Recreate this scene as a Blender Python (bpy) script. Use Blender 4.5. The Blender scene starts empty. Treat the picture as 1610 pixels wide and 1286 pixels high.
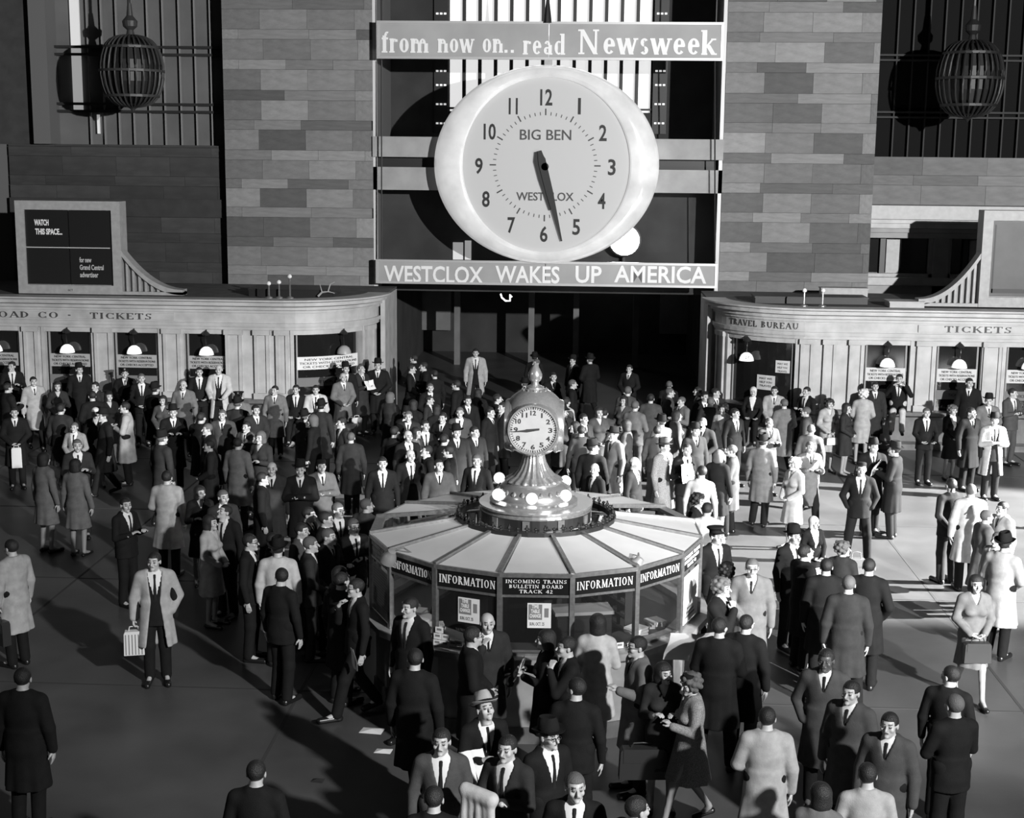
import bpy, bmesh, math, random
import numpy as np
from mathutils import Vector, Matrix
random.seed(7)
PI = math.pi
R = math.radians
scn = bpy.context.scene
# ---------------------------------------------------------------- camera
F, TH, ROLL, YAW, H = 2225.0, 0.175, -0.010, R(3.0), 6.8
def _cam():
    ct, st = math.cos(TH), math.sin(TH)
    fw = Vector((-math.sin(YAW) * ct, math.cos(YAW) * ct, -st))
    r = Vector((math.cos(YAW), math.sin(YAW), 0))
    up = r.cross(fw)
    c, s = math.cos(ROLL), math.sin(ROLL)
    return r * c - up * s, up * c + r * s, fw
CR, CU, CF = _cam()
CO = Vector((0, 0, H))
cd = bpy.data.cameras.new('camera')
cam = bpy.data.objects.new('camera', cd)
scn.collection.objects.link(cam)
m = Matrix((CR, CU, -CF)).transposed().to_4x4()
m.translation = CO
cam.matrix_world = m
cd.sensor_width = 36
cd.lens = F / 1610 * 36
cd.clip_end = 300
scn.camera = cam
def ray(px, py):
    return CF + CR * ((px - 805) / F) - CU * ((py - 643) / F)
def at(px, py, z=0.0):          # point of the horizontal plane z under a photo pixel
    d = ray(px, py)
    return CO + d * ((z - H) / d.z)
def aty(px, py, y):             # point of the vertical plane at depth y
    d = ray(px, py)
    return CO + d * (y / d.y)
# ---------------------------------------------------------------- world, lights, exposure
scn.view_settings.view_transform = 'Standard'
scn.view_settings.look = 'None'
scn.view_settings.exposure = 0.0
scn.view_settings.gamma = 1.0
scn.view_settings.use_curve_mapping = False
w = bpy.data.worlds.new('hall_air')
scn.world = w
w.use_nodes = True
w.node_tree.nodes['Background'].inputs[0].default_value = (0.5, 0.5, 0.5, 1)
w.node_tree.nodes['Background'].inputs[1].default_value = 0.035
def lamp(name, kind, loc, target, energy, size=0.5, angle=60, blend=0.3):
    l = bpy.data.lights.new(name, kind)
    l.energy = energy
    l.color = (1, 1, 1)
    if kind == 'SPOT':
        l.spot_size = R(angle); l.spot_blend = blend; l.shadow_soft_size = size
    elif kind == 'AREA':
        l.shape = 'SQUARE'; l.size = size
    else:
        l.shadow_soft_size = size
    o = bpy.data.objects.new(name, l)
    scn.collection.objects.link(o)
    o.location = loc
    o.rotation_euler = (Vector(target) - Vector(loc)).to_track_quat('-Z', 'Y').to_euler()
    return o
# unseen spots: beams from the right, a weak left one, an added clock fill
lamp('flood_wall', 'SPOT', (17.5, -4, 10.5), (-.5, 37, 5.4), 90000, .2, 43, .3)
lamp('flood_floor', 'SPOT', (32, 24, 12.0), (8.6, 25.3, 0), 540000, .1, 21, .3)
lamp('flood_front', 'SPOT', (13, -4, 13), (1.2, 15, 1), 33000, .4, 34, .6)
lamp('flood_left', 'SPOT', (-16, 6, 11), (-3, 17, 1), 500, .8, 60, .8)
lamp('clock_fill', 'SPOT', (7, 30, 3.4), (1.2, 37.6, 6.8), 700, .3, 46, .5)  # no fixture here, added to brighten the big clock

# ---------------------------------------------------------------- materials
MATS = {}
def mat(name, g, rough=.6, metal=0., emit=0., noise=0., nscale=8., rnd=0., bump=0., bscale=40., spec=.5, alpha=1., stretch=None):
    if name in MATS: return MATS[name]
    ma = bpy.data.materials.new(name); ma.use_nodes = True
    nt = ma.node_tree; b = nt.nodes['Principled BSDF']
    b.inputs['Roughness'].default_value = rough
    b.inputs['Metallic'].default_value = metal
    b.inputs['Specular IOR Level'].default_value = spec
    b.inputs['Base Color'].default_value = (g, g, g, 1)
    if alpha < 1: b.inputs['Alpha'].default_value = alpha
    if emit:
        b.inputs['Emission Color'].default_value = (1, 1, 1, 1)
        b.inputs['Emission Strength'].default_value = emit
    def N(t, **k):
        n = nt.nodes.new(t)
        for a, v in k.items(): setattr(n, a, v)
        return n
    if noise or rnd:
        tc = N('ShaderNodeTexCoord')
        src = tc.outputs['Object']
        if stretch:
            mp = N('ShaderNodeMapping'); mp.inputs['Scale'].default_value = stretch
            nt.links.new(src, mp.inputs['Vector']); src = mp.outputs['Vector']
        val = N('ShaderNodeValue'); val.outputs[0].default_value = g
        out = val.outputs[0]
        if noise:
            nz = N('ShaderNodeTexNoise'); nz.inputs['Scale'].default_value = nscale; nz.inputs['Detail'].default_value = 5
            nt.links.new(src, nz.inputs['Vector'])
            mr = N('ShaderNodeMapRange'); mr.inputs['From Min'].default_value = .3; mr.inputs['From Max'].default_value = .7
            mr.inputs['To Min'].default_value = 1 - noise; mr.inputs['To Max'].default_value = 1 + noise
            nt.links.new(nz.outputs['Fac'], mr.inputs['Value'])
            mu = N('ShaderNodeMath', operation='MULTIPLY'); nt.links.new(out, mu.inputs[0]); nt.links.new(mr.outputs[0], mu.inputs[1]); out = mu.outputs[0]
        if rnd:
            oi = N('ShaderNodeObjectInfo')
            mr = N('ShaderNodeMapRange'); mr.inputs['To Min'].default_value = 1 - rnd; mr.inputs['To Max'].default_value = 1 + rnd
            nt.links.new(oi.outputs['Random'], mr.inputs['Value'])
            mu = N('ShaderNodeMath', operation='MULTIPLY'); nt.links.new(out, mu.inputs[0]); nt.links.new(mr.outputs[0], mu.inputs[1]); out = mu.outputs[0]
        cc = N('ShaderNodeCombineColor')
        for i in range(3): nt.links.new(out, cc.inputs[i])
        nt.links.new(cc.outputs[0], b.inputs['Base Color'])
    if bump:
        tc = N('ShaderNodeTexCoord'); nz = N('ShaderNodeTexNoise'); nz.inputs['Scale'].default_value = bscale
        nt.links.new(tc.outputs['Object'], nz.inputs['Vector'])
        bp = N('ShaderNodeBump'); bp.inputs['Strength'].default_value = bump; bp.inputs['Distance'].default_value = .02
        nt.links.new(nz.outputs['Fac'], bp.inputs['Height']); nt.links.new(bp.outputs[0], b.inputs['Normal'])
    MATS[name] = ma
    return ma
M_STONE = mat('pier_stone', .17, .75, noise=.14, nscale=5, rnd=.5, bump=.25, bscale=30)
M_STONED = mat('joint_stone', .13, .85)
M_DSTONE = mat('unlit_wall_stone', .042, .8, noise=.2, nscale=3, rnd=.25)  # stone darkened in colour to stand for the unlit left wing
M_MARBLE = mat('counter_marble', .42, .5, noise=.18, nscale=2.5, bump=.05)
M_MARBLED = mat('plinth_marble', .12, .45, noise=.3, nscale=4)
M_FLOOR = mat('floor_terrazzo', .08, .42, noise=.25, nscale=.8, bump=.05, bscale=8)
M_DARK = mat('dark_bronze', .03, .45, .3)
M_BLACK = mat('black_paint', .008, .5)
M_VOID = mat('shaded_plaster', .035, .9, noise=.3, nscale=1)  # colour carries the shade of passage, bay recess and rooms behind counters
M_GLASSD = mat('unlit_room_glass', .012, .08)  # opaque near-black pane stands in for the unlit room behind
M_LIT = mat('lit_window_glass', .8, .6, emit=.72)
M_GLOBE = mat('lit_opal_glass', .9, .3, emit=1.0)
M_SHADE = mat('lit_lamp_shade', .9, .4, emit=.8)
M_WHITE = mat('white_paint', .8, .4)
M_INK = mat('black_ink', .01, .6)
M_PAPER = mat('paper', .75, .8, noise=.05)
M_BRASS = mat('polished_brass', .5, .2, .8, noise=.12, nscale=30)
M_BRASS2 = mat('worn_brass', .34, .34, .75, noise=.2, nscale=20)
M_ROOFP = mat('frosted_roof_panel', .5, .55, emit=.08, noise=.05, nscale=4)  # slight emission stands in for light coming through from inside the booth
M_SIGNB = mat('banner_plastic', .36, .15, noise=.12, nscale=.8)
M_LETW = mat('banner_letter_white', .72, .5, emit=.05)  # faint glow added to brighten the letters
M_FACE = mat('clock_face_enamel', .42, .25, emit=.12)  # faint emission put in to brighten the dial
M_FACE2 = mat('opal_clock_face', .27, .3, noise=.06)
M_CHROME = mat('white_enamel_bezel', .62, .1, .3, emit=.34, noise=.3, nscale=1.3, bump=.7, bscale=1.6)  # the rim's brightness is put into the enamel as emission
M_WOODF = mat('grey_frame_paint', .36, .5, noise=.1)
M_BAND = mat('light_stone_band', .3, .7, noise=.15, nscale=2)
# ---------------------------------------------------------------- mesh helpers
COL = scn.collection
def link(o, parent=None):
    COL.objects.link(o)
    if parent is not None: o.parent = parent
    return o
def tag(o, label, cat, group=None):
    o['label'] = label; o['category'] = cat
    if group: o['group'] = group
    return o
def struct(o):
    o['kind'] = 'structure'; return o
def thing(name, label, cat, loc=(0, 0, 0), rz=0, group=None):
    o = bpy.data.objects.new(name, None); o.empty_display_size = .2
    link(o); o.location = loc; o.rotation_euler = (0, 0, rz)
    return tag(o, label, cat, group)
class MB:
    def __init__(s): s.v = []; s.f = []
    def add(s, v, f):
        n = len(s.v); s.v += [tuple(p) for p in v]; s.f += [tuple(i + n for i in q) for q in f]; return s
    def box(s, x0, x1, y0, y1, z0, z1):
        v = [(x, y, z) for z in (z0, z1) for y in (y0, y1) for x in (x0, x1)]
        return s.add(v, [(0, 2, 3, 1), (4, 5, 7, 6), (0, 1, 5, 4), (2, 6, 7, 3), (0, 4, 6, 2), (1, 3, 7, 5)])
    def obox(s, P, Q, w, t, up=(0, 0, 1)):      # bar from P to Q, w across, t thick
        P = Vector(P); Q = Vector(Q); d = (Q - P).normalized(); u = Vector(up)
        a = d.cross(u)
        if a.length < 1e-4: a = d.cross(Vector((0, 1, 0)))
        a.normalize(); b = a.cross(d).normalized(); a *= w / 2; b *= t / 2
        v = [P - a - b, P + a - b, P + a + b, P - a + b, Q - a - b, Q + a - b, Q + a + b, Q - a + b]
        return s.add(v, [(3, 2, 1, 0), (4, 5, 6, 7), (0, 1, 5, 4), (1, 2, 6, 5), (2, 3, 7, 6), (3, 0, 4, 7)])
    def tube(s, pts, r, n=8):
        pts = [Vector(p) for p in pts]; rs = r if isinstance(r, (list, tuple)) else [r] * len(pts)
        rings = []
        for i, p in enumerate(pts):
            d = (pts[min(i + 1, len(pts) - 1)] - pts[max(i - 1, 0)]).normalized()
            a = d.cross(Vector((0, 0, 1)))
            if a.length < 1e-3: a = d.cross(Vector((0, 1, 0)))
            a.normalize(); b = d.cross(a)
            rings.append([p + (a * math.cos(2 * PI * k / n) + b * math.sin(2 * PI * k / n)) * rs[i] for k in range(n)])
        v = [q for g in rings for q in g]; f = []
        for i in range(len(pts) - 1):
            for k in range(n):
                f.append((i * n + k, i * n + (k + 1) % n, (i + 1) * n + (k + 1) % n, (i + 1) * n + k))
        f.append(tuple(range(n))[::-1]); f.append(tuple((len(pts) - 1) * n + k for k in range(n)))
        return s.add(v, f)
    def lathe(s, prof, n=32, c=(0, 0, 0), flute=None, caps=True):
        v = []; f = []
        for j, (r, z) in enumerate(prof):
            for k in range(n):
                a = 2 * PI * k / n
                rr = r * (flute(a, z) if flute else 1)
                v.append((c[0] + rr * math.cos(a), c[1] + rr * math.sin(a), c[2] + z))
        for j in range(len(prof) - 1):
            for k in range(n):
                f.append((j * n + k, j * n + (k + 1) % n, (j + 1) * n + (k + 1) % n, (j + 1) * n + k))
        if caps:
            f.append(tuple(range(n))[::-1]); f.append(tuple((len(prof) - 1) * n + k for k in range(n)))
        return s.add(v, f)
    def prism(s, poly, t0, t1, plane='xz'):     # polygon extruded; xz -> thickness in y, xy -> thickness in z
        n = len(poly)
        if plane == 'xz': v = [(x, t0, z) for x, z in poly] + [(x, t1, z) for x, z in poly]
        elif plane == 'xy': v = [(x, y, t0) for x, y in poly] + [(x, y, t1) for x, y in poly]
        else: v = [(t0, y, z) for y, z in poly] + [(t1, y, z) for y, z in poly]
        return s.add(v, [tuple(range(n)), tuple(range(2 * n - 1, n - 1, -1))] + [(i, i + n, (i + 1) % n + n, (i + 1) % n) for i in range(n)])
    def mesh(s, name, smooth=False):
        me = bpy.data.meshes.new(name); me.from_pydata(s.v, [], s.f)
        bm = bmesh.new(); bm.from_mesh(me); bmesh.ops.recalc_face_normals(bm, faces=bm.faces); bm.to_mesh(me); bm.free()
        if smooth:
            me.polygons.foreach_set('use_smooth', [True] * len(me.polygons))
            try: me.set_sharp_from_angle(angle=R(40))
            except Exception: pass
        me.update(); return me
    def build(s, name, m, parent=None, loc=(0, 0, 0), rot=(0, 0, 0), smooth=False):
        o = bpy.data.objects.new(name, s.mesh(name, smooth)); o.data.materials.append(m)
        link(o, parent); o.location = loc; o.rotation_euler = rot
        return o
def inst(name, me, parent=None, loc=(0, 0, 0), rot=(0, 0, 0), scale=(1, 1, 1)):
    o = bpy.data.objects.new(name, me); link(o, parent); o.location = loc; o.rotation_euler = rot; o.scale = scale; return o
UNIT = {}
def unit_box(m):
    if m.name not in UNIT:
        b = MB().box(-.5, .5, -.5, .5, -.5, .5); me = b.mesh('block'); me.materials.append(m); UNIT[m.name] = me
    return UNIT[m.name]
def piece(name, m, parent, x0, x1, y0, y1, z0, z1):
    return inst(name, unit_box(m), parent, ((x0 + x1) / 2, (y0 + y1) / 2, (z0 + z1) / 2), (0, 0, 0), (x1 - x0, y1 - y0, z1 - z0))
# ---------------------------------------------------------------- lettering
_fc = {}
def sans(txt, bold=.0):
    k = (txt, bold)
    if k not in _fc:
        cu = bpy.data.curves.new('lettering', 'FONT'); cu.body = txt; cu.resolution_u = 3; cu.offset = bold; cu.align_x = 'CENTER'
        cu.space_line = .9
        o = bpy.data.objects.new('tmp', cu); COL.objects.link(o)
        me = bpy.data.meshes.new_from_object(o)
        v = np.empty(len(me.vertices) * 3); me.vertices.foreach_get('co', v); v = v.reshape(-1, 3)
        _fc[k] = (v[:, :2].copy(), [tuple(p.vertices) for p in me.polygons])
        bpy.data.objects.remove(o); bpy.data.curves.remove(cu); bpy.data.meshes.remove(me)
    return _fc[k]
# serif capitals and a few lower-case letters drawn as strokes; L = (x0,y0,x1,y1,w), A = (cx,cy,rx,ry,a0,a1,thin,thick), S = serif (x,y,half)
TK, TN = .15, .06
SF = {
 'A': (.78, [('L', .08, 0, .38, 1, TN), ('L', .38, 1, .7, 0, TK), ('L', .2, .36, .58, .36, TN), ('S', .08, 0, .1), ('S', .7, 0, .13)]),
 'B': (.68, [('L', .15, 0, .15, 1, TK), ('A', .2, .76, .32, .22, -90, 90, TN, TK), ('A', .2, .28, .38, .26, -90, 90, TN, TK), ('S', .15, 0, .14), ('S', .15, 1, .14)]),
 'C': (.8, [('A', .45, .5, .37, .48, 50, 310, TN, TK), ('L', .7, .72, .7, .95, TN), ('L', .7, .05, .7, .25, TN)]),
 'D': (.8, [('L', .15, 0, .15, 1, TK), ('A', .2, .5, .48, .48, -90, 90, TN, TK), ('S', .15, 0, .14), ('S', .15, 1, .14)]),
 'E': (.65, [('L', .15, 0, .15, 1, TK), ('L', .15, .97, .56, .97, TN), ('L', .15, .52, .46, .52, TN), ('L', .15, .03, .58, .03, TN), ('L', .56, .78, .56, 1, TN), ('L', .58, 0, .58, .24, TN), ('S', .15, 0, .12), ('S', .15, 1, .12)]),
 'F': (.6, [('L', .15, 0, .15, 1, TK), ('L', .15, .97, .54, .97, TN), ('L', .15, .5, .44, .5, TN), ('L', .54, .76, .54, 1, TN), ('S', .15, 0, .15), ('S', .15, 1, .12)]),
 'G': (.84, [('A', .45, .5, .37, .48, 50, 300, TN, TK), ('L', .7, .72, .7, .95, TN), ('L', .68, .05, .68, .42, TK), ('S', .68, .42, .13)]),
 'I': (.36, [('L', .18, 0, .18, 1, TK), ('S', .18, 0, .15), ('S', .18, 1, .15)]),
 'K': (.76, [('L', .15, 0, .15, 1, TK), ('L', .2, .42, .62, 1, TN), ('L', .32, .58, .66, 0, TK), ('S', .15, 0, .14), ('S', .15, 1, .14), ('S', .62, 1, .12), ('S', .66, 0, .12)]),
 'L': (.6, [('L', .15, 0, .15, 1, TK), ('L', .15, .03, .54, .03, TN), ('L', .54, 0, .54, .26, TN), ('S', .15, 0, .14), ('S', .15, 1, .14)]),
 'M': (.98, [('L', .14, 0, .16, 1, TN), ('L', .18, 1, .48, .05, TK), ('L', .48, .05, .8, 1, TN), ('L', .82, 0, .82, 1, TK), ('S', .14, 0, .12), ('S', .82, 0, .14), ('S', .12, 1, .08), ('S', .86, 1, .1)]),
 'N': (.84, [('L', .14, 0, .14, 1, TN), ('L', .14, 1, .7, 0, TK), ('L', .7, 0, .7, 1, TN), ('S', .14, 0, .12), ('S', .1, 1, .1), ('S', .7, 1, .12)]),
 'O': (.86, [('A', .43, .5, .36, .48, 0, 360, TN, TK)]),
 'R': (.74, [('L', .15, 0, .15, 1, TK), ('A', .2, .73, .34, .24, -90, 90, TN, TK), ('L', .36, .48, .64, 0, TK), ('S', .15, 0, .14), ('S', .15, 1, .12), ('S', .66, 0, .1)]),
 'S': (.6, [('A', .3, .735, .21, .235, 30, 265, TN, .1), ('A', .3, .265, .23, .24, -150, 88, TN, .12), ('L', .3, .52, .3, .49, TK), ('L', .5, .76, .5, .97, TN), ('L', .08, .03, .08, .24, TN)]),
 'T': (.7, [('L', .35, 0, .35, 1, TK), ('L', .04, .97, .66, .97, TN), ('L', .05, .76, .05, 1, TN), ('L', .65, .76, .65, 1, TN), ('S', .35, 0, .16)]),
 'U': (.8, [('L', .16, .3, .16, 1, TK), ('A', .4, .3, .25, .28, 180, 360, TN, TK), ('L', .66, .3, .66, 1, TN), ('S', .16, 1, .14), ('S', .66, 1, .12)]),
 'V': (.76, [('L', .1, 1, .4, 0, TK), ('L', .4, 0, .68, 1, TN), ('S', .1, 1, .14), ('S', .68, 1, .12)]),
 '4': (.62, [('L', .44, 0, .44, 1, TK), ('L', .04, .3, .6, .3, TN), ('L', .05, .3, .44, 1, TN)]),
 '2': (.58, [('A', .28, .74, .2, .23, -30, 170, TN, TK), ('L', .46, .62, .08, .05, .09), ('L', .06, .05, .54, .05, .1)]),
 '.': (.26, [('L', .13, 0, .13, .14, .14)]),
 '-': (.4, [('L', .05, .45, .32, .45, .16)]),
 '*': (.5, [('L', .25, .42, .25, .6, .18)]),
 ' ': (.42, []),
 'f': (.4, [('L', .17, 0, .17, .8, TK), ('A', .31, .8, .15, .18, 60, 180, TN, .11), ('L', .03, .66, .36, .66, TN), ('S', .17, 0, .15)]),
 'r': (.48, [('L', .15, 0, .15, .66, TK), ('A', .3, .5, .14, .15, 50, 180, TN, .1), ('L', .38, .5, .38, .62, .1), ('S', .15, 0, .14), ('S', .1, .65, .08)]),
 'o': (.6, [('A', .3, .34, .24, .33, 0, 360, TN, TK)]),
 'm': (.98, [('L', .15, 0, .15, .66, TK), ('A', .31, .42, .17, .24, 0, 180, TN, TK), ('L', .49, 0, .49, .44, TK), ('A', .65, .42, .17, .24, 0, 180, TN, TK), ('L', .83, 0, .83, .44, TK), ('S', .15, 0, .13), ('S', .49, 0, .13), ('S', .83, 0, .13), ('S', .1, .65, .08)]),
 'n': (.66, [('L', .15, 0, .15, .66, TK), ('A', .32, .42, .18, .24, 0, 180, TN, TK), ('L', .5, 0, .5, .44, TK), ('S', .15, 0, .13), ('S', .5, 0, .13), ('S', .1, .65, .08)]),
 'w': (.86, [('L', .1, .66, .27, 0, TK), ('L', .27, 0, .43, .66, TN), ('L', .43, .66, .6, 0, TK), ('L', .6, 0, .76, .66, TN), ('S', .1, .66, .1), ('S', .43, .66, .08), ('S', .76, .66, .1)]),
 'e': (.56, [('A', .29, .34, .23, .33, 0, 315, TN, TK), ('L', .08, .36, .5, .36, TN)]),
 'a': (.58, [('L', .42, 0, .42, .46, TK), ('A', .27, .46, .16, .2, 0, 160, TN, .12), ('A', .26, .19, .18, .18, 60, 300, TN, TK), ('S', .47, 0, .08)]),
 'd': (.66, [('L', .5, 0, .5, 1, TK), ('A', .3, .33, .23, .33, 60, 300, TN, TK), ('S', .55, 0, .09), ('S', .45, 1, .1)]),
 's': (.46, [('A', .24, .49, .15, .17, 30, 265, TN, .11), ('A', .24, .17, .16, .17, -150, 88, TN, .12)]),
 'k': (.66, [('L', .15, 0, .15, 1, TK), ('L', .18, .26, .48, .66, TN), ('L', .28, .4, .52, 0, TK), ('S', .15, 0, .12), ('S', .1, 1, .1), ('S', .5, .66, .1), ('S', .54, 0, .1)]),
}
SF['W'] = (1.0, [('L', .08, 1, .3, 0, TK), ('L', .3, 0, .5, 1, TN), ('L', .5, 1, .7, 0, TK), ('L', .7, 0, .92, 1, TN), ('S', .08, 1, .12), ('S', .5, 1, .1), ('S', .92, 1, .12)])
def serif(txt, bold=0.):
    V = []; Fc = []; x = 0; ids = []
    for ch in txt:
        wd, st = SF.get(ch, SF[' '])
        for s in st:
            n = len(V)
            if s[0] == 'L':
                _, x0, y0, x1, y1, t = s; t += bold
                dx, dy = x1 - x0, y1 - y0
                if abs(dy) > abs(dx) * .6: a = (t / 2, 0)
                else: a = (0, t / 2)
                V += [(x + x0 - a[0], y0 - a[1]), (x + x0 + a[0], y0 + a[1]), (x + x1 + a[0], y1 + a[1]), (x + x1 - a[0], y1 - a[1])]
                Fc.append((n, n + 1, n + 2, n + 3))
            elif s[0] == 'S':
                _, cx, cy, hw = s; t = .05 + bold * .5; y0 = cy if cy < .3 else cy - t
                V += [(x + cx - hw, y0), (x + cx + hw, y0), (x + cx + hw, y0 + t), (x + cx - hw, y0 + t)]
                Fc.append((n, n + 1, n + 2, n + 3))
            else:
                _, cx, cy, rx, ry, a0, a1, tn, tk = s; m_ = max(6, int(abs(a1 - a0) / 18))
                for i in range(m_ + 1):
                    a = R(a0 + (a1 - a0) * i / m_); c, si = math.cos(a), math.sin(a)
                    t = tn + (tk - tn) * abs(c) ** 1.5 + bold
                    V += [(x + cx + (rx - t / 2 * 0) * c, cy + ry * si), (x + cx + (rx - t) * c, cy + (ry - t * .8) * si)]
                for i in range(m_):
                    k = n + 2 * i; Fc.append((k, k + 2, k + 3, k + 1))
            ids += [st.index(s)] * (len(V) - n)      # strokes lie in slightly different planes where they cross
        x += wd + (.0 if ch.islower() else .1)
    return np.array(V), Fc, ids
def lettering(name, fm, w, h, m, parent=None, depth=.01, fn=None, loc=(0, 0, 0), rot=(0, 0, 0)):
    """fm=(verts2d, faces); fitted to w x h centred; stands in xz facing -y (thickness depth) unless fn maps (x,z,d)->point"""
    v, fc = fm[:2]; v = v.copy(); ids = fm[2] if len(fm) > 2 else [0] * len(v)
    mn, mx = v.min(0), v.max(0); c = (mn + mx) / 2; s = (mx - mn)
    v = (v - c) / s * np.array([w, h if h else w * s[1] / s[0]])
    if fn is None: fn = lambda x, z, d: (x, -d, z)
    P = [fn(x, z, depth * (1 + .12 * q)) for (x, z), q in zip(v, ids)]
    n = len(P)
    P += [fn(x, z, 0) for x, z in v]
    # side walls along the outline
    cnt = {}
    for q in fc:
        for a, b in zip(q, q[1:] + q[:1]): cnt[(a, b)] = 1
    fs = [tuple(q) for q in fc]
    for (a, b) in cnt:
        if (b, a) not in cnt: fs.append((b, a, a + n, b + n))
    me = bpy.data.meshes.new(name); me.from_pydata([tuple(p) for p in P], [], fs); me.materials.append(m); me.update()
    o = bpy.data.objects.new(name, me); link(o, parent); o.location = loc; o.rotation_euler = rot
    return o
# ================================================================ SETTING
YP = 38.5      # front plane of the big piers
YC = 34.0      # front of the ticket counters
def X(px, y, py=300): return aty(px, py, y).x
def Z(px, py, y): return aty(px, py, y).z
floor = struct(MB().box(-45, 45, -6, 56, -.3, 0).build('floor', M_FLOOR))
joint_m = mat('floor_joint', .05, .7)
for i in range(-4, 5):      # brass-grey joints between the big floor bays
    if -24 < i * 4.6 + 1 < 24: piece('floor_strip', joint_m, floor, i * 4.6 + .98, i * 4.6 + 1.02, 4, 34, 0, .003)
for j in range(6): piece('floor_strip', joint_m, floor, -24, 24, 8.0 + j * 4.6, 8.04 + j * 4.6, 0, .0032)
def courses(parent, x0, x1, y, z0, z1, m, wd=1.27, depth=.12, seed=1, tall=.52, thin=.26, out=.0):
    """separate stone blocks in alternating tall and thin courses"""
    rg = random.Random(seed); z = z0; k = 0
    while z < z1 - .02:
        h = min((tall if k % 2 == 0 else thin) * rg.uniform(.96, 1.04), z1 - z)
        x = x0 - wd * rg.choice((0, .33, .5, .66)) * (1 if k % 2 else .4)
        while x < x1 - .02:
            L = wd * (1 if k % 2 == 0 else rg.choice((1.3, 1.5, 1.0)))
            a, b = max(x, x0), min(x + L, x1)
            if b - a > .05:
                piece('stone_block', m, parent, a + .003, b - .003, y - depth - rg.uniform(0, .012) - out, y, z + .003, z + h - .003)
            x += L
        z += h; k += 1
def wall(name, x0, x1, y0, y1, z0, z1, m=M_STONED):
    return struct(MB().box(x0, x1, y0, y1, z0, z1).build(name, m))
ZT = 13.5
xl0, xl1, xr0, xr1 = X(357, YP), X(588, YP), X(1134, YP), X(1371, YP)
wl = wall('wall_left_pier', xl0, xl1, YP, YP + 3.4, 0, ZT)
courses(wl, xl0, xl1, YP, 3.1, ZT - 2.2, M_STONE, seed=3)
courses(wl, xl0, xl1, YP, 0, 3.05, M_MARBLE, seed=9, tall=1.4, thin=1.65, wd=1.9)
wr = wall('wall_right_pier', xr0, xr1, YP, YP + 3.4, 0, ZT)
courses(wr, xr0, xr1, YP, 3.1, ZT - 2.2, M_STONE, seed=5)
courses(wr, xr0, xr1, YP, 0, 3.05, M_MARBLE, seed=8, tall=1.4, thin=1.65, wd=1.9)
# bright marble returns of the piers beside the passage
for px, s in ((588, 1), (1134, -1)):
    x = X(px, YP)
    t = struct(MB().box(x - .0, x + s * .1, YP - .1, YP + .02, 3.0, ZT - 2).build('trim_%d' % (1 if s > 0 else 2), mat('trim_marble', .6, .4)))
    MB().box(min(x, x + s * .22), max(x, x + s * .22), YP + .03, YP + 2.2, 0, 3.2).build('return_slab', M_MARBLE, t)
# ---- wings
YW = 38.95
xw = X(357, YW) + .3
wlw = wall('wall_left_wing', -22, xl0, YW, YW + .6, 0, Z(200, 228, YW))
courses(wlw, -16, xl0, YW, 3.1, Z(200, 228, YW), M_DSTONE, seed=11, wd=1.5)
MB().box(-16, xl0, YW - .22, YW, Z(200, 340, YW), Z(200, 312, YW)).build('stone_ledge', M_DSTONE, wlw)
wrw = wall('wall_right_wing', xr1, 22, YW, YW + .6, Z(1450, 375, YW), Z(1450, 247, YW))
M_STONE2 = mat('wing_stone', .15, .75, noise=.15, nscale=4, rnd=.3)
courses(wrw, xr1, 15.5, YW, Z(1450, 322, YW), Z(1450, 247, YW), M_STONE2, seed=12, wd=1.7)
zc1, zc0 = Z(1420, 322, YW), Z(1420, 374, YW)
hh = zc1 - zc0
for a, b, o, mm in ((0, .17, .10, M_BAND), (.17, .3, .16, M_BAND), (.3, .45, .20, M_MARBLE), (.45, .58, .28, M_MARBLE), (.58, 1.0, .42, mat('bright_cornice', .4, .5, noise=.08))):
    MB().box(xr1, 15.5, YW - o, YW, zc0 + a * hh, zc0 + b * hh - .01).build('cornice_moulding', mm, wrw)
wl2 = wall('wall_right_wing_lower', xr1, 22, YW + .35, YW + .9, 0, zc0)
# small mezzanine windows under the right cornice
for i, (pa, pb) in enumerate(((1366, 1474), (1498, 1560))):
    a, b = X(pa, YW), X(pb, YW); z0, z1 = Z(1420, 436, YW), zc0 - .02
    wn = struct(MB().box(a, b, YW + .28, YW + .30, z0, z1).build('window_%d' % (3 + i), M_GLASSD))
    MB().box(a, a + .09, YW + .1, YW + .28, z0, z1).box(b - .09, b, YW + .1, YW + .28, z0, z1).box(a, b, YW + .1, YW + .28, z0, z0 + .09).build('frame', M_WOODF, wn)
    MB().box(a + .42, a + .56, YW + .16, YW + .28, z0, z1).build('mullion', M_DARK, wn)
    MB().box(a + .6, a + .95, YW + .22, YW + .27, z0 + .1, z1 - .04).build('blind', M_WOODF, wn)
xa, xb = X(1474, YW), X(1498, YW)
MB().box(xa, xb, YW - .02, YW + .30, 0, zc0).build('jamb', M_BAND, wl2)
MB().box(xr1, 15.5, YW - .15, YW + .30, Z(1420, 448, YW), Z(1420, 436, YW)).build('window_ledge', mat('bright_cornice', .5), wl2)
MB().box(xr1, 15.5, YW - .02, YW + .30, 2.6, Z(1420, 448, YW) - .003).build('dado', M_BAND, wl2)
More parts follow.
